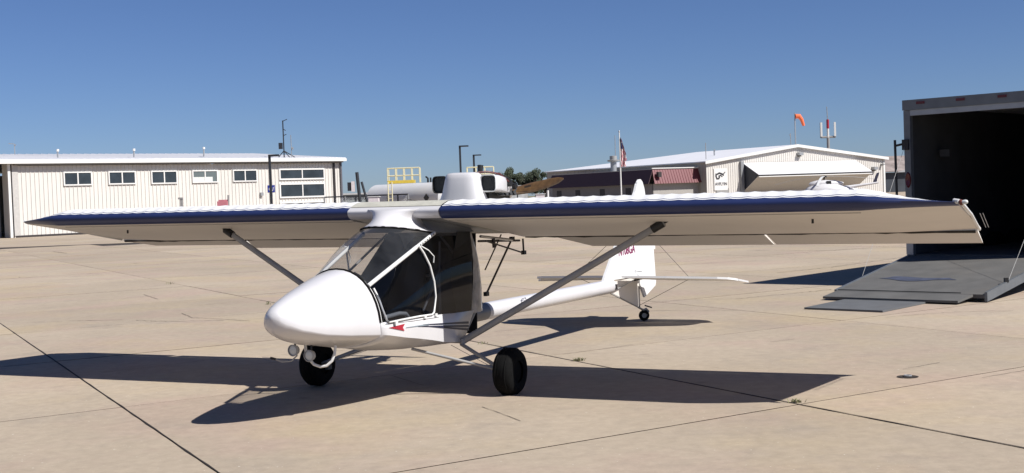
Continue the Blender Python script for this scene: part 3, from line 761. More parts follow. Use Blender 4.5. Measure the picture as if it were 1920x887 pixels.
# propeller
hub = P(-1.80, 0, 1.60)
pr = MB().lathe([(-.04, 0), (-.04, .055), (.05, .055), (.05, 0)], hub, (0, 1, 0), 20).build('propeller', M_WOOD, plane, 40)
for s in (1, -1):
    rows = []
    th = R(11)
    for i in range(13):
        r_ = lerp(.03, .645, i/12); t_ = i/12
        ch = interp([(0, .045), (.2, .055), (.45, .060), (.75, .046), (.92, .030), (1, .008)], t_)
        tw_ = lerp(R(48), R(14), t_); thk = lerp(.022, .004, t_)
        cen = Vector((s*r_*math.cos(th), 0, s*r_*math.sin(th)))+Vector((0, 0, -s*.012*math.sin(t_*3)))
        cd = Vector((-math.sin(th)*math.cos(tw_), math.sin(tw_)*s, math.cos(th)*math.cos(tw_)))
        nd = Vector((s*math.cos(th), 0, s*math.sin(th))).cross(cd)
        rows.append([hub+cen+cd*ch*math.cos(k*math.pi/6)+nd*thk*math.sin(k*math.pi/6) for k in range(12)])
    bl = loft('blade', rows, M_WOOD, pr, smooth=50)
MB().box(hub+Vector((.28, -.035, .06)), (.07, .002, .018), Matrix.Rotation(-.2, 3, 'Y')).build('blade_decal', mat('brown_decal', (.08, .05, .03), .6), pr)

#BACKGROUND
# ================================================================== LEFT BUILDING
HE = 5.03
LB0, LB1 = atz(24, 307, HE), atz(638, 302, HE)
LB0.z = LB1.z = 0
ux = (LB1-LB0).normalized(); un = Vector((ux.y, -ux.x, 0))      # outward normal toward camera
if un.y > 0: un = -un
Z = Vector((0, 0, 1))
lb = empty('metal_building', LB0, label='long cream metal-sided building with white roof at the left', cat='building')
def par(o, p):      # world-built mesh parented under an Empty at p.location
    o.parent = p; o.data.transform(Matrix.Translation(-p.location)) if o.data.users == 1 else None; return o
LW = (LB1-LB0).length
def panel_wall(parent, P0, u, n, width, height_fn, pw, rib, m, zb=.12):
    """ribbed sheet panels, each its own part"""
    k = max(1, round(width/pw)); w = width/k
    for i in range(k):
        x0 = i*w; nr = 3; xs = [0]; prof = []
        for r_ in range(nr):
            b = r_*w/nr; prof += [(b, 0), (b+w/nr*.72, 0), (b+w/nr*.79, rib), (b+w/nr*.90, rib), (b+w/nr*.97, 0)]
        prof.append((w, 0)); V = []; F = []
        for j, (x, d_) in enumerate(prof):
            q = P0+u*(x0+x)+n*d_; V += [q+Z*zb, q+Z*height_fn(x0+x)]
            if j: F.append((2*j-2, 2*j, 2*j+1, 2*j-1))
        o = link('wall_panel', mesh('wall_panel', V, F), m); par(o, parent)
panel_wall(lb, LB0, ux, un, LW, lambda x: HE-.15, .915, .045, M_SID)
# plinth, gutter, roof
def wbox(name, parent, P0, u, n, x0, x1, z0, z1, d0, d1, m):
    mb_ = MB()
    V = [P0+u*x+n*d_+Z*z for x in (x0, x1) for d_ in (d0, d1) for z in (z0, z1)]
    mb_.add(V, [(0, 1, 3, 2), (4, 6, 7, 5), (0, 4, 5, 1), (2, 3, 7, 6), (0, 2, 6, 4), (1, 5, 7, 3)])
    o = mb_.build(name, m); return par(o, parent)
wbox('plinth', lb, LB0, ux, un, -.02, LW+.02, -.02, .13, -.1, .06, M_DARKB)
EXT = 14.0
wbox('gutter', lb, LB0, ux, un, -EXT, LW+.25, HE-.02, HE+.20, -.1, .55, M_TRIMW)
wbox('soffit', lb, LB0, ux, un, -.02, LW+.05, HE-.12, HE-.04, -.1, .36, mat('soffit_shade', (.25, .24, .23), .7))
# roof: ridge
DEP = 10.4
for k in range(200):
    DEP = 6+k*.1; q_ = LB1-un*DEP+Z*6.3-O
    r0 = ray(472, 288)
    if q_.x/q_.y < r0.x/r0.y: break
RH = (O+r0*(q_.y/r0.y)).z-HE-.06; print('DEP', DEP, 'RH', RH, 'un', un, 'LW', LW)
pr_ = [LB0-ux*EXT+un*.5+Z*(HE+.205), LB1+ux*.2+un*.5+Z*(HE+.205), LB1+ux*.2-un*DEP+Z*(HE+RH), LB0-ux*EXT-un*DEP+Z*(HE+RH)]
b2 = [p-un*0 for p in pr_]
mb_ = MB().prism(pr_, (0, 0, .06)); par(mb_.build('roof', M_ROOFW), lb)
pr2 = [LB1+ux*.2-un*2*DEP+Z*(HE+.2), LB0-ux*EXT-un*2*DEP+Z*(HE+.2)]
mb_ = MB().prism([pr_[3], pr_[2], pr2[0], pr2[1]], (0, 0, .06)); par(mb_.build('roof', M_ROOFW), lb)
rc = MB()
k = 0
x = -EXT
while x < LW:
    a_ = LB0+ux*x+un*.38+Z*(HE+.27); b_ = LB0+ux*x-un*DEP+Z*(HE+RH+.065)
    rc.tube([a_, b_], .03, 4); x += .61
par(rc.build('roof_seams', M_ROOFW), lb)
# end walls / back
wbox('end_wall', lb, LB1, -un, ux, 0, 2*DEP, 0, HE+.1, -.1, .0, M_SID_SHADE)
wbox('back_wall', lb, LB0-un*2*DEP, ux, un, -EXT, LW, 0, HE, -.1, 0, M_SID_SHADE)
par(MB().prism([LB1+Z*HE, LB1-un*DEP+Z*(HE+RH), LB1-un*2*DEP+Z*HE], -ux*.1).build('gable', M_SID_SHADE), lb)
# recessed bay at far left, its shade put into the wall colour
wbox('bay_wall', lb, LB0-un*1.6, ux, un, -EXT, -.35, 0, HE, -.1, 0, mat('bay_wall_shaded', (.20, .215, .23), .6))
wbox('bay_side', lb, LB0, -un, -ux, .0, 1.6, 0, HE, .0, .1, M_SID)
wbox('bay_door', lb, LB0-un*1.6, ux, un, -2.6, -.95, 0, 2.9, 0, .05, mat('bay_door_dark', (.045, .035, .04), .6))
wbox('corner_trim', lb, LB0, ux, un, -.42, -.24, 0, HE-.05, -.05, .10, M_TRIMW)
wbox('corner_gutter', lb, LB0, ux, un, -.22, -.14, .1, HE-.05, -.05, .04, M_DOWN)
wbox('corner_trim', lb, LB0, ux, un, -.12, .30, .12, HE-.1, -.05, .055, mat('corner_grey_trim', (.55, .53, .50), .5))
def window(parent, x0, y0, x1, y1, P0, u, n, mull=1, pane_m=None, fr=.09):
    a_ = onwall(x0, y1, P0, n); b_ = onwall(x1, y0, P0, n)
    xa, xb = (a_-P0).dot(u), (b_-P0).dot(u); za, zb = a_.z, b_.z
    mb_ = MB()
    def bb(xa_, xb_, za_, zb_, d0=.0, d1=.11):
        V = [P0+u*x+n*d_+Z*z for x in (xa_, xb_) for d_ in (d0, d1) for z in (za_, zb_)]
        mb_.add(V, [(0, 1, 3, 2), (4, 6, 7, 5), (0, 4, 5, 1), (2, 3, 7, 6), (0, 2, 6, 4), (1, 5, 7, 3)])
    bb(xa-fr, xb+fr, za-fr, za); bb(xa-fr, xb+fr, zb, zb+fr); bb(xa-fr, xa, za, zb); bb(xb, xb+fr, za, zb)
    w_ = mb_.build('window', M_TRIMW); par(w_, parent)
    xm = (xa+xb)/2; fm = .045
    mb_ = MB(); bb(xm-fm, xm+fm, za, zb, .05, .10); o = mb_.build('mullion', M_TRIMW); o.data.transform(Matrix.Translation(-parent.location)); o.parent = w_
    for (p_, q_) in ((xa, xm-fm), (xm+fm, xb)):
        mb_ = MB(); bb(p_, q_, za, zb, .046, .06); o = mb_.build('pane', pane_m or M_PANE); o.data.transform(Matrix.Translation(-parent.location)); o.parent = w_
    return w_, (xa, xb, za, zb)
for q in ((121, 324, 169, 346), (205, 323, 251, 344), (285, 322, 329, 343), (438, 320, 479, 339)): window(lb, *q, LB0, ux, un)
w_, e_ = window(lb, 362, 321, 405, 341, LB0, ux, un, pane_m=mat('pale_window_glass', (.14, .17, .17), .2))
wbox('blind', lb, LB0, ux, un, e_[0], lerp(e_[0], e_[1], .82), e_[2], lerp(e_[2], e_[3], .45), .062, .075, mat('white_blind', (.7, .72, .68), .7))
window(lb, 525, 318, 605, 335, LB0, ux, un, fr=.12); window(lb, 526, 345, 606, 369, LB0, ux, un, fr=.12); window(lb, 527, 379, 607, 398, LB0, ux, un, fr=.12)
x_ = (onwall(626, 340, LB0, un)-LB0).dot(ux)
wbox('downspout', lb, LB0, ux, un, x_-.08, x_+.08, .1, HE-.05, .04, .13, M_DOWN)
wbox('downspout', lb, LB0, ux, un, LW-.12, LW+.02, .1, HE-.05, .05, .16, mat('blue_grey_downspout', (.12, .12, .14), .5))
wbox('wall_lamp', lb, LB0, ux, un, *(lambda q: (q-.12, q+.12))((onwall(489, 363, LB0, un)-LB0).dot(ux)), 2.35, 2.6, .04, .22, M_GALV)
# roof furniture
def vent_pipe(px, y0, y1, Y, label, r=.06):
    Y = onwall(px, y1, LB0-un*3, un).y; a_, b_ = atY(px, y1, Y), atY(px, y0, Y)
    t_ = empty('vent_pipe', a_, label=label, cat='vent', group='vent pipes on the left building roof')
    MB().tube([(0, 0, -.5), b_-a_-Z*.05], r, 8).build('pipe', M_GALV, t_)
    MB().tube([b_-a_-Z*.12, b_-a_+Z*.05], r*1.7, 8).build('cap', M_TRIMW, t_)
vent_pipe(108, 281, 297, 98, 'leftmost vent pipe on the white roof of the left building')
vent_pipe(251, 280, 296, 101, 'middle vent pipe on the white roof of the left building')
vent_pipe(382, 277, 295, 104, 'rightmost vent pipe on the white roof of the left building')
def antenna(name, px0, y0, px1, y1, Y, label, r=.03, bars=(), m=None, cat='antenna'):
    a_, b_ = atY(px1, y1, Y), atY(px0, y0, Y); d_ = b_-a_
    t_ = empty(name, a_, label=label, cat=cat)
    MB().tube([(0, 0, -.3), d_], r, 6).build('mast', m or M_GALV, t_)
    for (f, dx, dz, rr) in bars:
        c_ = d_*f; MB().tube([c_, c_+Vector((dx, 0, dz))], rr, 6).build('arm', m or M_GALV, t_)
    return t_, d_
antenna('roof_antenna', 27, 270, 28, 291, 99, 'tiny rooftop antenna at the far left end of the building', .035, ((1, -.45, .05, .03), (.9, .12, 0, .05)))
t_, d_ = antenna('weather_mast', 530, 226, 533, 297, 103, 'tall dark weather mast on tripod on the left building roof', .05, ((.98, .35, .15, .03), (.78, .2, -.15, .03), (.6, .25, .1, .03)), M_POLE, 'mast')
for dx in (-.55, .5): MB().tube([d_*.2, (dx, 0, 0)], .035, 6).build('leg', M_POLE, t_)
MB().tube([d_*.2, (1.0, .3, -.05)], .035, 6).build('leg', M_POLE, t_)
MB().box(d_*.33+Vector((-.25, 0, 0)), (.3, .2, .5)).build('sensor_box', M_POLE, t_)
t_, d_ = antenna('anemometer', 545, 253, 547, 292, 103, 'thin white wind sensor beside the dark weather mast', .03, ((.35, .15, .0, .1),), M_GALV, 'sensor')
def light_pole(px0, y0, px1, y1, Y, label, hd=.9, r=.09):
    b_ = atY(px0, y0, Y); g_ = Vector((b_.x, b_.y, 0))
    t_ = empty('light_pole', g_, label=label, cat='light pole', group='dark parking lot light poles')
    MB().box((0, 0, b_.z/2), (r*1.7, r*1.7, b_.z)).build('pole', M_POLE, t_)
    MB().box((hd/2, 0, b_.z-.06), (hd, .3, .12)).build('lamp_head', M_POLE, t_)
light_pole(505, 290, 510, 380, 80, 'dark square light pole standing in front of the left building', .6, .085)
light_pole(862, 273, 864, 323, 110, 'taller dark light pole directly above the white engine fairing', .75, .10)
light_pole(888, 290, 890, 323, 134, 'shorter dark light pole right of the tall one, above the engine', .80, .12)
# blue sign
b_ = atY(509, 354, 84); t_ = empty('blue_sign', (b_.x, b_.y, 0), label='small blue sign with white marks behind the light pole at left', cat='sign')
MB().box((0, 0, b_.z/2-.3), (.06, .06, b_.z-.4)).build('post', M_GALV, t_)
MB().box((0, -.05, b_.z), (.46, .03, .46)).build('panel', M_SIGNB, t_)
MB().box((0, -.036, b_.z), (.52, .02, .52)).build('border', M_TRIMW, t_)
text('lettering', 'C/', .34, M_TRIMW, t_, frame_matrix((-.17, -.068, b_.z-.14), (1, 0, 0), (0, 0, 1)), .003)
# bollard + faded red cart near wall
b_ = atY(340, 372, 84)
t_ = empty('post_box', (b_.x, b_.y, 0), label='dark grey meter post standing against the cream wall left of the cart', cat='post')
MB().box((0, 0, b_.z/2), (.16, .16, b_.z)).build('post', M_STRUT, t_); MB().box((-.05, 0, b_.z), (.3, .2, .12)).build('head', M_STRUT, t_)
b_ = atY(418, 376, 84)
t_ = empty('service_cart', (b_.x, b_.y, 0), label='faded red service cart against the cream wall of the left building', cat='cart')
MB().box((0, 0, b_.z-.45), (.65, .6, .8)).build('body', M_PINK, t_)
MB().box((0, 0, b_.z-.02), (.5, .5, .14)).build('lid', M_PINK, t_)
MB().tube([(.3, 0, .4), (.38, 0, b_.z+.35)], .07, 8).build('nozzle', M_STRUT, t_)
for dx in (-.25, .25):
    for dy in (-.3, .3): MB().lathe([(-.05, 0), (-.05, .25), (.05, .25), (.05, 0)], (dx, dy, .25), (0, 1, 0), 14).build('wheel', M_RUB, t_)

# ================================================================== FENCE + LOW GREY SHED + POLES
sh0 = atY(641, 366, 150)
t_ = empty('grey_shed', (sh0.x, 150, 0), label='low grey flat shed far behind the fence right of the left building', cat='shed')
MB().box((3.2, 4, sh0.z/2), (6.4, 8, sh0.z)).build('wall', mat('shed_grey', (.22, .25, .25), .7, var=.05), t_)
MB().box((3.2, 3.9, sh0.z+.1), (6.8, 8.4, .18)).build('roof', mat('shed_roof', (.6, .6, .6), .6), t_)
fz = 92; fa, fb = atY(608, 366, fz), atY(765, 354, fz)
t_ = empty('chain_link_fence', (fa.x, fz, 0), label='grey tubular fence running from the left building to the fuel tanks', cat='fence')
fl = fb.x-fa.x; fh = fa.z-.15; nP = 8
for i in range(nP+1):
    MB().tube([(fl*i/nP, 0, 0), (fl*i/nP, 0, fh)], .055, 6).build('post', M_POLE if i % 2 else M_GALV, t_)
for z_ in (fh, fh*.5, .15): MB().tube([(0, 0, z_), (fl, 0, z_)], .045, 6).build('rail', M_POLE, t_)
wm = MB(); x = 0
while x < fl:
    wm.tube([(x, 0, .1), (min(fl, x+fh), 0, .1+min(fl-x, fh))], .004, 3, cap=False)
    wm.tube([(x, 0, fh), (min(fl, x+fh), 0, fh-min(fl-x, fh-.1))], .004, 3, cap=False); x += .12
wm.build('wire_mesh', M_GALV, t_)
def leaning(px0, y0, px1, y1, Y, label, r=.1):
    b_, a_ = atY(px0, y0, Y), atY(px1, y1, Y); d_ = b_-a_; base = a_+d_*(-a_.z/d_.z)
    t_ = empty('boom_pole', base, label=label, cat='pole'); MB().tube([(0, 0, 0), b_-base], r, 8).build('pole', M_POLE, t_); return t_, b_-base
t_, d_ = leaning(669, 323, 675, 378, 75, 'dark upright hose boom pole with grey box right of the left building', .10)
MB().box(d_*.78+Vector((-.3, 0, -.1)), (.18, .3, .6)).build('side_box', M_BOX, t_); MB().box(d_*.78+Vector((-.52, 0, -.1)), (.2, .2, .5)).build('reel', M_POLE, t_)
leaning(678, 341, 689, 380, 75, 'short dark pole leaning left beside the taller hose boom pole', .07)
def cabinet(px0, y0, px1, y1, Y, label):
    a_, b_ = atY(px0, y1, Y), atY(px1, y0, Y)
    t_ = empty('utility_cabinet', ((a_.x+b_.x)/2, Y, 0), label=label, cat='cabinet', group='pale utility cabinets beyond the wing')
    w_ = b_.x-a_.x
    MB().prism([(-w_/2-.04, 0, 0), (w_/2+.04, 0, 0), (w_/2-.03, 0, b_.z), (-w_/2, 0, b_.z)], (0, .6, 0)).build('box', M_BOX, t_)
    MB().box((0, .3, b_.z+.015), (w_+.06, .66, .03)).build('lid', M_TRIMW, t_)
cabinet(691, 369, 710, 378, 62, 'pale pinkish cabinet seen above the wing centre left of the tanks')
cabinet(1005, 364, 1022, 372, 62, 'pale pinkish cabinet seen under the wooden propeller tip')
b_ = atY(1027, 357, 70); t_ = empty('white_post', (b_.x, 70, 0), label='short white post right of the propeller tip', cat='post')
MB().tube([(0, 0, 0), (0, 0, b_.z)], .06, 8).build('post', M_TRIMW, t_)

# ================================================================== FUEL TANKS
def tank(pxc, ytop, Y, length, axis, label, r=1.22, word='JET A'):
    p = atY(pxc, ytop, Y); ctr = Vector((p.x, Y, p.z-r))
    ax = Vector((axis[0], axis[1], 0)).normalized()
    t_ = empty('fuel_tank', (ctr.x, ctr.y, 0), label=label, cat='tank', group='white horizontal fuel tanks')
    c0_ = Vector((0, 0, ctr.z))
    prof = [(-.42, 0.01), (-.40, .35), (-.33, .65), (-.20, .95), (-.08, 1.12), (0, r), (length*.5, r), (length, r), (length+.1, 1.1), (length+.3, .7), (length+.42, .01)]
    MB().lathe(prof, c0_, ax, 40).build('shell', M_TANK, t_, 35)
    side = Vector((ax.y, -ax.x, 0))
    for f in (.15, .8):
        MB().prism([c0_+ax*length*f+side*s_*1.0+Z*zz for s_, zz in ((-1, -.45), (1, -.45), (1, -c0_.z), (-1, -c0_.z))], ax*.25).build('saddle', M_STRUT, t_)
    # containment box and pump cabinet at the end
    fr_ = -ax
    V0 = c0_+fr_*1.3
    for dx, w_, h_ in ((-.7, 1.1, 2.15), (.5, 1.0, 2.35)):
        cc_ = Vector((0, 0, h_/2))+fr_*1.0+side*dx
        MB().box(cc_, (w_, .7, h_), Matrix.Rotation(math.atan2(side.y, side.x), 3, 'Z')).build('pump_cabinet', mat('pump_grey', (.33, .34, .34), .5, var=.2, scale=3, dirt=.3), t_)
    MB().tube([c0_+ax*1.0+Z*r, c0_+ax*1.0+Z*(r+.22)], .35, 14).build('manhole', M_TANK, t_, 40)
    MB().tube([c0_+ax*2.0+Z*r, c0_+ax*2.0+Z*(r+.35)], .06, 8).build('vent', M_BLACK, t_)
    MB().tube([c0_+ax*2.3+Z*r, c0_+ax*2.3+Z*(r+.30), c0_+ax*2.5+Z*(r+.42)], .07, 8).build('valve', M_BLACK, t_)
    zx = side if side.y < 0 else -side
    text('lettering', word, .22, M_BLACK, t_, frame_matrix(c0_+fr_*.435*1+Vector((0, 0, .62))-side*0.35+fr_*.02, side, Z), .02)
    # hazard placard (plain diamond)
    sd = side if side.y < 0 else -side
    MB().box(c0_+ax*1.2+sd*(r+.02)+Z*.1, (.42, .02, .42), Matrix.Rotation(math.atan2(ax.y, ax.x), 3, 'Z') @ Matrix.Rotation(math.pi/4, 3, 'Y')).build('placard', M_BLACK, t_)
    return t_, c0_, ax
tk1, c1_, ax1 = tank(843, 340, 92, 8.0, (-.72, .69), 'white fuel tank left of the engine with yellow work platform')
tk2, c2_, ax2 = tank(945, 337, 92, 6.5, (-.72, .69), 'white fuel tank seen right of the engine cowl')
def platform(pxa, pxb, ydeck, ytop, Y, n, label, ladder=True):
    a_, b_ = atY(pxa, ydeck, Y), atY(pxb, ydeck-1, Y); w_ = b_.x-a_.x; top = atY(pxa, ytop, Y).z; zd = a_.z
    t_ = empty('work_platform', (a_.x, Y, 0), label=label, cat='platform', group='yellow railed platforms on the fuel tanks')
    MB().box((w_*.42, .5, zd+.08), (w_*.84, 1.1, .22)).build('deck', M_YEL, t_)
    for dy in (0, 1.0):
        for z_ in (top, (top+zd)/2): MB().tube([(0, dy, z_), (w_, dy, z_)], .035, 6).build('rail', M_CRM, t_)
        for i in range(n+1): MB().tube([(w_*i/n, dy, zd), (w_*i/n, dy, top)], .035, 6).build('post', M_CRM, t_)
    for z_ in (top, (top+zd)/2): MB().tube([(0, 0, z_), (0, 1.0, z_)], .035, 6).build('rail', M_CRM, t_)
    if ladder:
        for dx in (0.02, .3): MB().tube([(dx, -.1, 0), (dx, -.1, zd+.1)], .04, 6).build('ladder_rail', M_CRM, t_)
        for i in range(9): MB().tube([(.02, -.1, .25+i*.3), (.3, -.1, .25+i*.3)], .02, 6).build('rung', M_CRM, t_)
platform(727, 787, 344, 316, 91, 4, 'pale yellow railed platform with yellow deck above the left tank')
platform(876, 926, 340, 314, 93, 3, 'pale yellow railed platform half hidden behind the airplane engine', False)

# ================================================================== TREES
leafm = mat('tree_leaves', (.040, .055, .028), .8, var=.4, scale=.6)
leafm2 = mat('tree_leaves_grey', (.060, .068, .042), .8, var=.4, scale=.6)
def tree(px, ytop, Y, w, label, m, seed):
    rnd = random.Random(seed); p = atY(px, ytop, Y); h = p.z
    t_ = empty('tree', (p.x, Y, 0), label=label, cat='tree', group='dark trees between the tanks and the hangar')
    tb = MB().tube([(0, 0, 0), (.1, 0, h*.3), (0, .1, h*.6)], [.28, .2, .1], 8)
    cl = []
    for i in range(16):
        an = rnd.uniform(0, 6.28); rr = w*.5*rnd.uniform(.25, .85); z_ = h*rnd.uniform(.42, .86)
        z_ = min(z_, h*(.93-.35*(rr/(w*.5))**2))
        q = Vector((rr*math.cos(an), rr*math.sin(an)*.8, z_)); cl.append((q, w*rnd.uniform(.10, .19)))
        tb.tube([(0, 0, h*.3), q*.6+Vector((0, 0, h*.12)), q], [.12, .07, .02], 5)
    tb.build('trunk', mat('bark', (.09, .07, .05), .9), t_)
    V = []; F = []
    for q, rad in cl:
        for k in range(420):
            d_ = Vector((rnd.gauss(0, 1), rnd.gauss(0, 1), rnd.gauss(0, .75))).normalized()*rad*rnd.random()**.4
            c_ = q+d_; s_ = rnd.uniform(.06, .16)
            a1 = Vector((rnd.gauss(0, 1), rnd.gauss(0, 1), rnd.gauss(0, 1))).normalized(); a2 = a1.orthogonal().normalized()
            i0 = len(V); V += [c_-a1*s_, c_+a2*s_*.6, c_+a1*s_, c_-a2*s_*.6]; F.append((i0, i0+1, i0+2, i0+3))
    link('crown', mesh('crown', V, F), m, t_)
tree(956, 309, 205, 4.6, 'rounded dark tree nearest the fuel tank, left of the group', leafm, 3)
tree(985, 318, 212, 4.0, 'lower tree in the middle of the dark group behind the propeller', leafm2, 4)
tree(1003, 313, 203, 4.4, 'dark tree touching the left end of the hangar roof', leafm, 5)
tree(1022, 322, 215, 3.6, 'small tree tucked against the hangar wall at the right of the group', leafm, 8)
tree(940, 330, 208, 3.0, 'smallest low bushy tree just right of the white tank end', leafm2, 9)

# ================================================================== HANGAR
HH = 5.0
H0, H1 = atz(1324, 304.5, HH), atz(1658, 297, HH); H0.z = H1.z = 0
hu = (H1-H0).normalized(); hn = Vector((hu.y, -hu.x, 0)); HWd = (H1-H0).length
RX = (onwall(1492, 273, H0, hn)-H0); rx = RX.dot(hu); rz = RX.z
hg = empty('hangar', H0, label='large cream metal hangar with white gable roof behind the wing', cat='hangar')
def gh(x): return (lerp(HH, rz, x/rx) if x < rx else lerp(rz, HH, (x-rx)/(HWd-rx)))-.12
panel_wall(hg, H0, hu, hn, HWd, gh, 1.1, .05, M_SID)
wbox('plinth', hg, H0, hu, hn, 0, HWd, -.02, .13, -.1, .06, M_DARKB)
D1, D2 = 26.0, 53.0
for k in range(700):
    q_ = H0-hn*(k*.1); D2 = k*.1
    if q_.x/q_.y < ray(1025, 324).x/ray(1025, 324).y: break
for k in range(700):
    q_ = H0+hu*rx-hn*(k*.1); D1 = k*.1
    if q_.x/q_.y < ray(1307, 287).x/ray(1307, 287).y: break
print('hangar', H0, H1, D1, D2, rz, rx, HWd)
rid0 = H0+hu*rx+Z*rz; back = -hn
e0 = H0+Z*HH; e1 = H1+Z*HH
fo = hn*.35
A_ = [e0+fo-hu*.4, rid0+fo, rid0+back*D1, e0+back*D2-hu*.4]
par(MB().prism(A_, (0, 0, .14)).build('roof', M_ROOFW), hg)
B_ = [rid0+fo, e1+fo+hu*.4, e1+back*D2+hu*.4, rid0+back*D1]
par(MB().prism(B_, (0, 0, .14)).build('roof', M_ROOFW), hg)
par(MB().prism([rid0+back*D1, e1+back*D2+hu*.4, e0+back*D2-hu*.4], (0, 0, .12)).build('roof', M_ROOFW), hg)
# rake trim
for p_, q_ in ((e0-hu*.45, rid0), (rid0, e1+hu*.45)):
    par(MB().prism([p_+fo*1.1+Z*.16, q_+fo*1.1+Z*.16, q_+fo*1.1-Z*.22, p_+fo*1.1-Z*.22], hn*.05).build('rake_trim', M_TRIMW), hg)
panel_wall(hg, H0+back*D2, -back, -hu, D2, lambda x: HH, 3.0, .04, M_SID_SHADE)
wbox('side_wall', hg, H1, back, hu, 0, D2, 0, HH, -.1, 0, M_SID)
wbox('end_trim', hg, H1, hu, hn, -.3, .02, 0, HH-.1, .052, .09, M_TRIMW)
wbox('rear_wall', hg, H0+back*D2, hu, back, 0, HWd, 0, HH, -.1, 0, M_SID)
# folding door
def hp_(px, py): return onwall(px, py, H0, hn)
d0, d1 = hp_(1392, 306), hp_(1603, 303)
x0d, x1d = (d0-H0).dot(hu), (d1-H0).dot(hu); zt = (d0.z+d1.z)/2
fx = 3.0
def fold(px, py):  # on plane offset fx in front of the wall
    return onwall(px, py, H0+hn*fx, hn)
k0, k1 = fold(1415, 328), fold(1624, 322); kz = (k0.z+k1.z)/2
top0, top1 = H0+hu*x0d+hn*.12+Z*zt, H0+hu*x1d+hn*.12+Z*zt
kz0, kz1 = H0+hu*x0d+hn*fx+Z*kz, H0+hu*x1d+hn*fx+Z*kz
bz = max(.6, hp_(1398, 354).z-.35)
bt0, bt1 = H0+hu*x0d+hn*.12+Z*bz, H0+hu*x1d+hn*.12+Z*bz
dr = par(MB().prism([top0, top1, kz1, kz0], hn*.0+Z*.08).build('folding_door', M_ROOFW), hg)
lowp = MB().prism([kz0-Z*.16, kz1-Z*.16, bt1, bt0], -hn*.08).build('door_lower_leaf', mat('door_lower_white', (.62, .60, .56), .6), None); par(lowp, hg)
par(MB().tube([kz0-Z*.08, kz1-Z*.08], .09, 6).build('door_seal', M_BLACK), hg)
par(MB().tube([kz0-Z*.26+hn*.05, kz1-Z*.26+hn*.05], .07, 6).build('door_edge', M_TRIMW), hg)
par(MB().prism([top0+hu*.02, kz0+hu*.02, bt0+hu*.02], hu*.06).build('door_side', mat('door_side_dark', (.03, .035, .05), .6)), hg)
wbox('door_jamb', hg, H0, hu, hn, x0d-.55, x0d-.05, 0, zt+.3, .05, .35, mat('jamb_grey', (.28, .29, .30), .6))
# wall lamps and sign
def wl(px, py, s_=.45):
    q = hp_(px, py); xx = (q-H0).dot(hu)
    o = wbox('wall_lamp', hg, H0, hu, hn, xx-s_*.7, xx+s_*.7, q.z-s_*.5, q.z+s_*.3, .05, .6, M_GALV)
    wbox('lamp_lens', hg, H0, hu, hn, xx-s_*.5, xx+s_*.3, q.z-s_*.8, q.z-s_*.45, .05, .4, mat('lamp_dark', (.08, .07, .05), .4))
wl(1497, 288, .5); wl(1637, 315, .5); wl(1652, 308, .22)
q = hp_(1350, 337); xx = (q-H0).dot(hu)
wbox('sign_board', hg, H0, hu, hn, xx-1.05, xx+1.15, q.z-1.35, q.z+1.45, .06, .12, M_TRIMW)
text('lettering', 'AVFLYIN', .52, mat('sign_black', (.04, .04, .05), .6), None, frame_matrix(H0+hu*(xx-.95)+hn*.125+Z*(q.z-.72), hu, Z), .01)
o = bpy.data.objects['lettering.003'] if 'lettering.003' in bpy.data.objects else None
for o in list(bpy.data.objects):
    if o.name.startswith('lettering') and o.parent is None:
        mw = o.matrix_world.copy(); o.data.transform(mw); o.matrix_world = Matrix.Identity(4); par(o, hg)
em = MB()
c_ = H0+hu*xx+hn*.13+Z*(q.z+.55)
for pts, r_ in ((((-.7, .25), (-.75, -.1), (-.62, -.42), (-.3, -.4), (-.15, -.15)), .13), (((-.55, .15), (-.2, .3), (.15, .2), (.42, .1), (.5, -.05)), .12), (((-.35, -.1), (.05, .0), (.3, -.2)), .09), (((.5, .2), (.8, .42)), .07)):
    em.tube([c_+hu*a_+Z*b_ for a_, b_ in pts], r_, 6, flat=.15, flatdir=Z)
par(em.build('sign_logo', mat('sign_dark_logo', (.03, .03, .035), .6)), hg)
wbox('low_window', hg, H0, hu, hn, *(lambda v: (v-1.0, v+1.0))((hp_(1354, 353)-H0).dot(hu)), hp_(1354, 353).z-.6, hp_(1354, 353).z, .05, .1, M_STRUT)

# ---- annex with mansard
za, zb = 4.3, 2.5
A0 = atY(1223, 319, 160); A0.z = 0
AL = 34
for k in range(500):
    q_ = A0-hn*(k*.1); AL = k*.1
    if q_.x/q_.y < ray(1035, 335).x/ray(1035, 335).y: break
print('annex', A0, AL)
A1 = A0+hu*8.7; AB = A0+back*AL
an = empty('annex', A0, label='low annex with maroon metal mansard attached to the left side of the hangar', cat='building')
par(MB().prism([A0+Z*za, A1+Z*za, A1+hu*.5+hn*.7+Z*zb, A0-hu*.2+hn*.7+Z*zb], back*.1).build('front_mansard', M_MAR), an)
rb = MB(); x = .3
while x < 8.8:
    rb.tube([A0+hu*x+Z*za, A0+hu*x+hn*.72+Z*zb], .03, 4); x += .42
par(rb.build('mansard_ribs', M_MAR), an)
par(MB().prism([A0+Z*za, AB+Z*za, AB-hu*.7+Z*zb, A0-hu*.7+Z*zb], hu*.1).build('side_mansard', mat('side_mansard_shaded', (.07, .035, .045), .7)), an)  # same maroon metal, darkened to paint its shaded side
wbox('front_wall', an, A0, hu, hn, 0, 8.5, 0, zb, -.1, 0, mat('annex_brick', (.40, .38, .35), .8))
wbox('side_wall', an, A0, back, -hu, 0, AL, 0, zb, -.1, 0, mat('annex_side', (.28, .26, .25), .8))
par(MB().prism([A0+Z*(za-.02), A1+Z*(za-.02), A1+back*AL+Z*(za-.02), AB+Z*(za-.02)], Z*.10).build('flat_roof', mat('annex_roof', (.45, .44, .42), .8)), an)
wbox('coping', an, A0, hu, hn, -.1, 8.8, za+.085, za+.2, -.15, .12, M_TRIMW)
for px in (1131,): pass
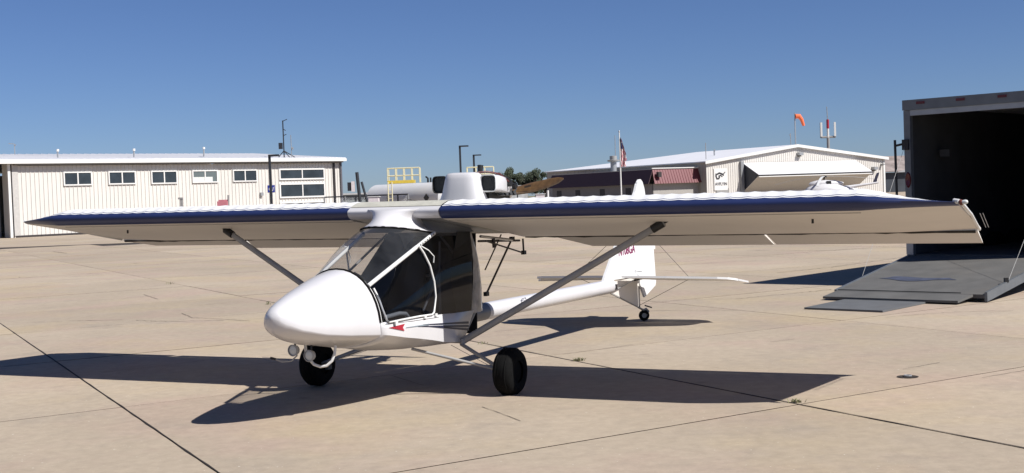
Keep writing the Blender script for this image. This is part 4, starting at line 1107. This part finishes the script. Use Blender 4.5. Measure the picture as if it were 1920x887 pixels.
for f in (AL*.2, AL*.45, AL*.7, AL*.9): wbox('side_door', an, A0, back, -hu, f, f+1.1, 0, 2.1, 0, .04, M_DARKB)
q_ = onwall(1234, 327, A0+hn*.5, hn); xx2 = (q_-A0).dot(hu)
wbox('lamp', an, A0, hu, hn, xx2-.25, xx2+.25, q_.z-.35, q_.z+.3, .45, .9, M_DARKB)
# roof vent + antennas + flag
b_ = atY(1150, 298, 175)
t_ = empty('roof_vent', (b_.x, 175, b_.z-.9), label='grey mushroom exhaust vent on the hangar roof beside the flag', cat='vent')
MB().tube([(0, 0, -1), (0, 0, .8)], .42, 12).build('duct', M_GALV, t_, 50); MB().lathe([(.5, .4), (.55, .8), (.75, .85), (.8, .5), (1.3, .5), (1.35, 0)], (0, 0, 0), (0, 0, 1), 16).build('hood', M_STRUT, t_, 40)
antenna('whip_antenna', 1153, 254, 1154, 300, 176, 'pale whip antenna just left of the flag', .05)
antenna('whip_antenna', 1323, 268, 1324, 303, 166, 'thin dark antenna at the front left corner of the hangar roof', .05, (), M_STRUT)
antenna('vent_stack', 1339, 282, 1340, 296, 172, 'short vent stack on the hangar roof right of the thin antenna', .09, ((1, .12, .0, .16),), M_GALV, 'vent')
antenna('whip_antenna', 1482, 250, 1483, 271, 172, 'short antenna just left of the windsock pole', .06, ((.85, -.12, 0, .1),))
b_ = atY(1161, 248, 130)
fp = empty('flagpole', (b_.x, 130, 0), label='white flagpole standing in front of the hangar annex', cat='flagpole')
MB().tube([(0, 0, 0), (0, 0, b_.z)], [.09, .05], 8).build('pole', M_TRIMW, fp, 60)
MB().lathe([(-.1, 0), (-.07, .07), (0, .1), (.07, .07), (.1, 0)], (0, 0, b_.z+.08), (0, 0, 1), 10).build('finial', M_ALU, fp, 50)
ftop = atY(1161, 257, 130).z; fbot = atY(1166, 313, 130).z
V = []; F = []; I = []; nx, nz = 8, 26
for j in range(nz+1):
    v = j/nz; z_ = lerp(ftop, fbot, v); w_ = lerp(.14, .50, min(1, v*1.8))*(1 if v < .8 else .8)
    for i in range(nx+1):
        u = i/nx; V.append((.06+u*w_+.10*v*u, .12*math.sin(u*9+v*4), z_-.2*u*(1-v)))
for j in range(nz):
    for i in range(nx):
        k = j*(nx+1)+i; F.append((k, k+1, k+nx+2, k+nx+1)); v = j/nz
        I.append(2 if v < .36 and i < 5 else (0 if (i+j//3) % 2 else 1))
fl_ = link('flag', mesh('flag', V, F, I), [mat('flag_red', (.5, .03, .05), .8), mat('flag_white', (.8, .8, .8), .8), mat('flag_navy', (.02, .03, .12), .8)], None)
fl_.location = (b_.x, 130, 0); tag(fl_, 'limp American flag with red and white stripes hanging on the flagpole', 'flag')
# windsock
b_ = atY(1490, 212, 190); t_ = empty('windsock', (b_.x, 190, 0), label='orange windsock drooping from a thin pole above the hangar ridge', cat='windsock')
MB().tube([(0, 0, 0), (0, 0, b_.z)], .09, 8).build('pole', M_GALV, t_)
ws = [(.1, 0, b_.z-.5), (.65, 0, b_.z-.5), (1.0, 0, b_.z-1.0), (1.3, 0, b_.z-1.95)]
MB().tube(ws, [.36, .36, .28, .2], 14).build('sock', M_ORANGE, t_, 60)
# cell mast
b_ = atY(1550, 200, 235); t_ = empty('cell_mast', (b_.x+.1, 235, 0), label='cell antenna mast with two white panels behind the hangar', cat='mast')
zt_ = b_.z; zc_ = atY(1552, 258, 235).z; zp = atY(1552, 224, 235).z; px_m = 235/CF
MB().tube([(0, 0, 0), (0, 0, zc_)], .28, 10).build('pole', M_STRUT, t_)
MB().tube([(0, 0, zc_), (0, 0, (zc_+zp)/2)], .22, 8).build('white_section', M_TRIMW, t_); MB().tube([(0, 0, (zc_+zp)/2), (0, 0, zp)], .25, 8).build('red_section', M_RED, t_)
MB().tube([(0, 0, zp), (-.1, 0, zt_)], .08, 6).build('whip', M_GALV, t_)
MB().tube([(-1.35, 0, zc_+.1), (1.35, 0, zc_+.1)], .2, 6).build('crossarm', M_STRUT, t_)
for s in (-1, 1):
    MB().box((s*1.25, -.2, zc_+1.5), (.34, .2, 2.6)).build('panel_antenna', M_TRIMW, t_); MB().tube([(s*1.4, 0, zc_), (s*1.4, 0, zc_+2.8)], .07, 6).build('mount', M_GALV, t_)
# old shed at right
b0_, b1_ = atY(1656, 324, 210), atY(1735, 300, 210)
t_ = empty('old_hangar', (b0_.x, 210, 0), label='old hangar with rusty brown roof between the cream hangar and trailer', cat='hangar')
MB().box((8, 6, atY(1660, 324, 210).z/2), (16, 12, atY(1660, 324, 210).z)).build('wall', mat('old_wall', (.06, .07, .085), .8, var=.2, scale=.5), t_)
z0_ = atY(1660, 323, 210).z
MB().prism([(-.3, -.5, z0_), (16.3, -.5, z0_), (16.3, 6, z0_+2.6), (-.3, 6, z0_+2.6)], (0, 0, .15)).build('roof', mat('rusty_roof', (.30, .25, .23), .8, var=.35, scale=.7, dirt=.6), t_)
MB().prism([(-.3, -.52, z0_-.1), (1.8, -.52, z0_-.1), (16.3, -.52, z0_+3.2), (16.3, -.52, z0_-.1)], (0, .1, 0)).build('gable_end', mat('old_white_wall', (.5, .5, .5), .8), t_)

# ================================================================== HELICOPTER
hy = 140
hb = atY(1545, 331, hy); mpp = hy/CF
he = empty('helicopter', (hb.x, hy, 0), label='white helicopter with drooping rotor blades parked before the hangar door', cat='helicopter')
def hx(px): return (px-1545)*mpp
def hz(py): return hb.z-(py-331)*mpp
bc = hz(356)
prof = [(-2.6, 0.02), (-2.5, .3), (-2.2, .55), (-1.6, .78), (-.8, .9), (0, .92), (.8, .8), (1.6, .55), (2.4, .32), (3.2, .22)]
MB().lathe(prof, (hx(1553), 0, bc-.15), (1, 0, 0), 24).build('fuselage', M_WHITE, he, 50)
MB().lathe([(-1.9, 0.02), (-1.7, .25), (-1.0, .42), (0, .45), (1.0, .36), (1.9, .15)], (hx(1548), 0, hz(345)), (1, 0, 0), 16).build('engine_cowl', M_WHITE, he, 50)
MB().box((hx(1552), -.42, hz(343)), (.5, .12, .4)).build('intake', M_BLACK, he)
MB().tube([(hx(1575), 0, bc+.1), (hx(1646), 0, hz(346))], [.22, .1], 12).build('tail_boom', M_WHITE, he, 50)
MB().prism([(hx(1636), 0, hz(346)), (hx(1643), 0, hz(345)), (hx(1649), 0, hz(327)), (hx(1644), 0, hz(328))], (0, .06, 0)).build('tail_fin', mat('navy_tail', (.03, .03, .06), .5), he)
MB().tube([(0, 0, bc), (0, 0, hb.z+.1)], .09, 10).build('rotor_mast', M_BLACK, he, 50)
MB().lathe([(-.1, .0), (-.1, .3), (.08, .3), (.08, 0)], (0, 0, hb.z), (0, 0, 1), 12).build('rotor_hub', M_BLACK, he, 40)
for (dx, dy, dz, m_) in ((-5.2, .8, -.75, M_STRUT), (1.2, 1.0, .0, M_WTUBE), (5.2, -1.2, -.5, M_WTUBE), (-1.6, -3.5, -1.05, M_WTUBE)):
    e_ = Vector((dx, dy, 0)); s_ = Vector((-e_.y, e_.x, 0)).normalized()*.13; pts = []
    V = []; F = []
    for i in range(9):
        t = i/8; q = Vector((0, 0, hb.z))+e_*t+Z*(dz*t*t); V += [q-s_, q+s_, q+s_+Z*.04, q-s_+Z*.04]
        if i:
            k = 4*i; F += [(k-4+a_, k-4+(a_+1) % 4, k+(a_+1) % 4, k+a_) for a_ in range(4)]
    link('rotor_blade', mesh('rotor_blade', V, F), m_, he)
for s in (-.8, .8): MB().tube([(-2.4, s, .12), (-1.9, s, .05), (1.6, s, .05)], .06, 8).build('skid', M_STRUT, he)
for s in (-.8, .8):
    for dx in (-1.2, .9): MB().tube([(dx, s, .05), (dx, s*.6, .9)], .05, 6).build('skid_leg', M_STRUT, he)

# ================================================================== TRAILER
TA = R(-42)
T0_ = Vector((6.08, 19.6, 0)); td = Vector((math.cos(TA), math.sin(TA), 0)); tn = Vector((td.y, -td.x, 0))     # outward (rear)
if tn.y > 0: tn = -tn
TWd, THt, TF, TL = 2.5, 2.82, .455, 7.2
tr = empty('cargo_trailer', T0_, label='enclosed cargo trailer with open dark rear and lowered ramp at the right', cat='trailer')
def tb_(name, x0, x1, z0, z1, d0_, d1_, m, parent=tr):
    o = wbox(name, tr, T0_, td, tn, x0, x1, z0, z1, d0_, d1_, m)
    if parent is not tr: o.parent = parent
    return o
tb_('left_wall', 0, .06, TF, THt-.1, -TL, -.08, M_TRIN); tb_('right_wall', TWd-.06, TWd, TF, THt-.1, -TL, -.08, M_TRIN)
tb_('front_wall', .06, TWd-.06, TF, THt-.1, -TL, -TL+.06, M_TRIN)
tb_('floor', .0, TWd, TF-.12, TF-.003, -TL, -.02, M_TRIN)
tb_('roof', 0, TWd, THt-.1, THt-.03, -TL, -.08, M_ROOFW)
rf = tb_('rear_frame', 0, .10, TF-.02, THt-.16, -.08, .02, M_TRALU); tb_('rear_frame', TWd-.1, TWd, TF-.02, THt-.16, -.08, .02, M_TRALU)
hdr = tb_('header', -.01, TWd+.01, THt-.155, THt, -.09, .035, M_TRALU)
tb_('header_lip', .10, TWd-.1, THt-.24, THt-.157, -.07, .012, mat('header_pale', (.40, .42, .44), .4, .3))
for i in range(4):
    x = .22+i*.62; tb_('marker_light', x, x+.13, THt-.075, THt-.035, .036, .048, M_LAMPR)
ol = MB().lathe([(0, .0), (.02, .045), (0, .055)], (0, 0, 0), (0, 0, 1), 20); V = [T0_+td*(.05+v.x*.85)+tn*(.022+v.z)+Z*(1.60+v.y*2.2) for v in ol.V]
par(MB().add(V, ol.F).build('tail_light', M_LAMPR), tr)
ol2 = tb_('lower_plate', -.005, .105, TF-.0, TF+.20, .021, .03, M_GALV)
tb_('door_latch', -.02, .08, 2.06, 2.22, .022, .06, M_BLACK)
par(MB().tube([T0_+td*-.02+tn*.05+Z*2.15, T0_-td*.13+tn*.06+Z*2.13], .018, 8).build('bar_arm', M_BLACK), tr)
par(MB().tube([T0_-td*.13+tn*.06+Z*2.22, T0_-td*.12+tn*.06+Z*1.15], .02, 8).build('cam_bar', M_BLACK), tr)
tb_('interior_box', .16, .32, 1.95, 2.06, -1.0, -.9, mat('dim_grey_box', (.06, .06, .06), .7))
for f in (1.8, 2.8):
    for s in (0, 1):
        wc = T0_-tn*TL*.0+td*(.18 if s == 0 else TWd-.18)-tn*(f+1.2)+Z*.34
        par(MB().lathe([(-.1, .2), (-.11, .3), (-.06, .34), (.06, .34), (.11, .3), (.1, .2), (.1, 0), (-.1, 0)], wc, td, 28).build('wheel', M_RUB, None, 40), tr)
tb_('axle_frame', .35, TWd-.35, .25, TF-.125, -TL+.6, -1.5, M_BLACK)
# ramp
def rp(x, s, dz=0):  # x across, s 0..1 down the ramp
    u_ = (x-.06)/(TWd-.20); top_ = (T0_+td*(.05+2.2*u_)+tn*.03); top_.z = TF-.02
    bl_, br_ = atz(1545, 556, .05), atz(1822, 565, .05); bot_ = bl_.lerp(br_, u_)
    return top_.lerp(bot_, s/1.12)+Z*dz
rmp = par(MB().prism([rp(.06, 0), rp(TWd-.14, 0), rp(TWd-.14, .97), rp(.06, .97)], Z*-.05).build('ramp', M_RAMP), tr)
def rsub(mb_, name, m):
    o = mb_.build(name, m); o.data.transform(Matrix.Translation(-tr.location)); o.parent = rmp; return o
rsub(MB().prism([rp(.06, .975), rp(TWd-.30, .975), rp(TWd-.34, 1.12), rp(.04, 1.12)], Z*-.03), 'ramp_lip', M_RAMP)
rsub(MB().tube([rp(.06, .955, .004), rp(TWd-.5, .955, .004)], .006, 5), 'hinge_line', M_BLACK)
rsub(MB().prism([rp(TWd-.14, 0, .03), rp(TWd-.10, 0, .03), rp(TWd-.10, .97, .03), rp(TWd-.14, .97, .03)], Z*-.12), 'side_rail', M_TRALU)
rsub(MB().prism([rp(.02, 0, .012), rp(.06, 0, .012), rp(.06, .97, .012), rp(.02, .97, .012)], Z*-.07), 'side_rail', M_TRALU)
random.seed(5)
pts = []
for k in range(26):
    t = 2*math.pi*k/26; pts.append(rp(.95+.58*math.cos(t)*(1+.12*math.sin(5*t)), .64+.045*math.sin(t)*(1+.5*math.cos(3*t+1)), .004))
rsub(MB().add(pts, [tuple(range(26))]), 'blue_stain', M_RAMPB)
def cable(x, s):
    o = par(MB().tube([T0_+td*x+tn*-.02+Z*2.2, rp(x, s, .02)], .0028, 5).build('ramp_cable', M_STRUT), tr)
cable(TWd-.10, .72); cable(.02, .62)
rsub(MB().box(rp(TWd-.12, .72, .05), (.05, .05, .06)), 'cable_bracket', M_BLACK)
# loose flap board on the ground
fp_ = [atz(1508, 577, .02), atz(1655, 583, .02), atz(1748, 564, .02), atz(1600, 558, .02)]
o = MB().prism([p-Z*.018 for p in fp_], Z*.022).build('ramp_board', mat('board_grey', (.115, .12, .125), .8, var=.12, scale=4, dirt=.2))
c_ = fp_[0].copy(); c_.z = 0; o.data.transform(Matrix.Translation(-c_)); o.location = c_
tag(o, 'loose dark grey board lying on the concrete at the foot of the trailer ramp', 'board')
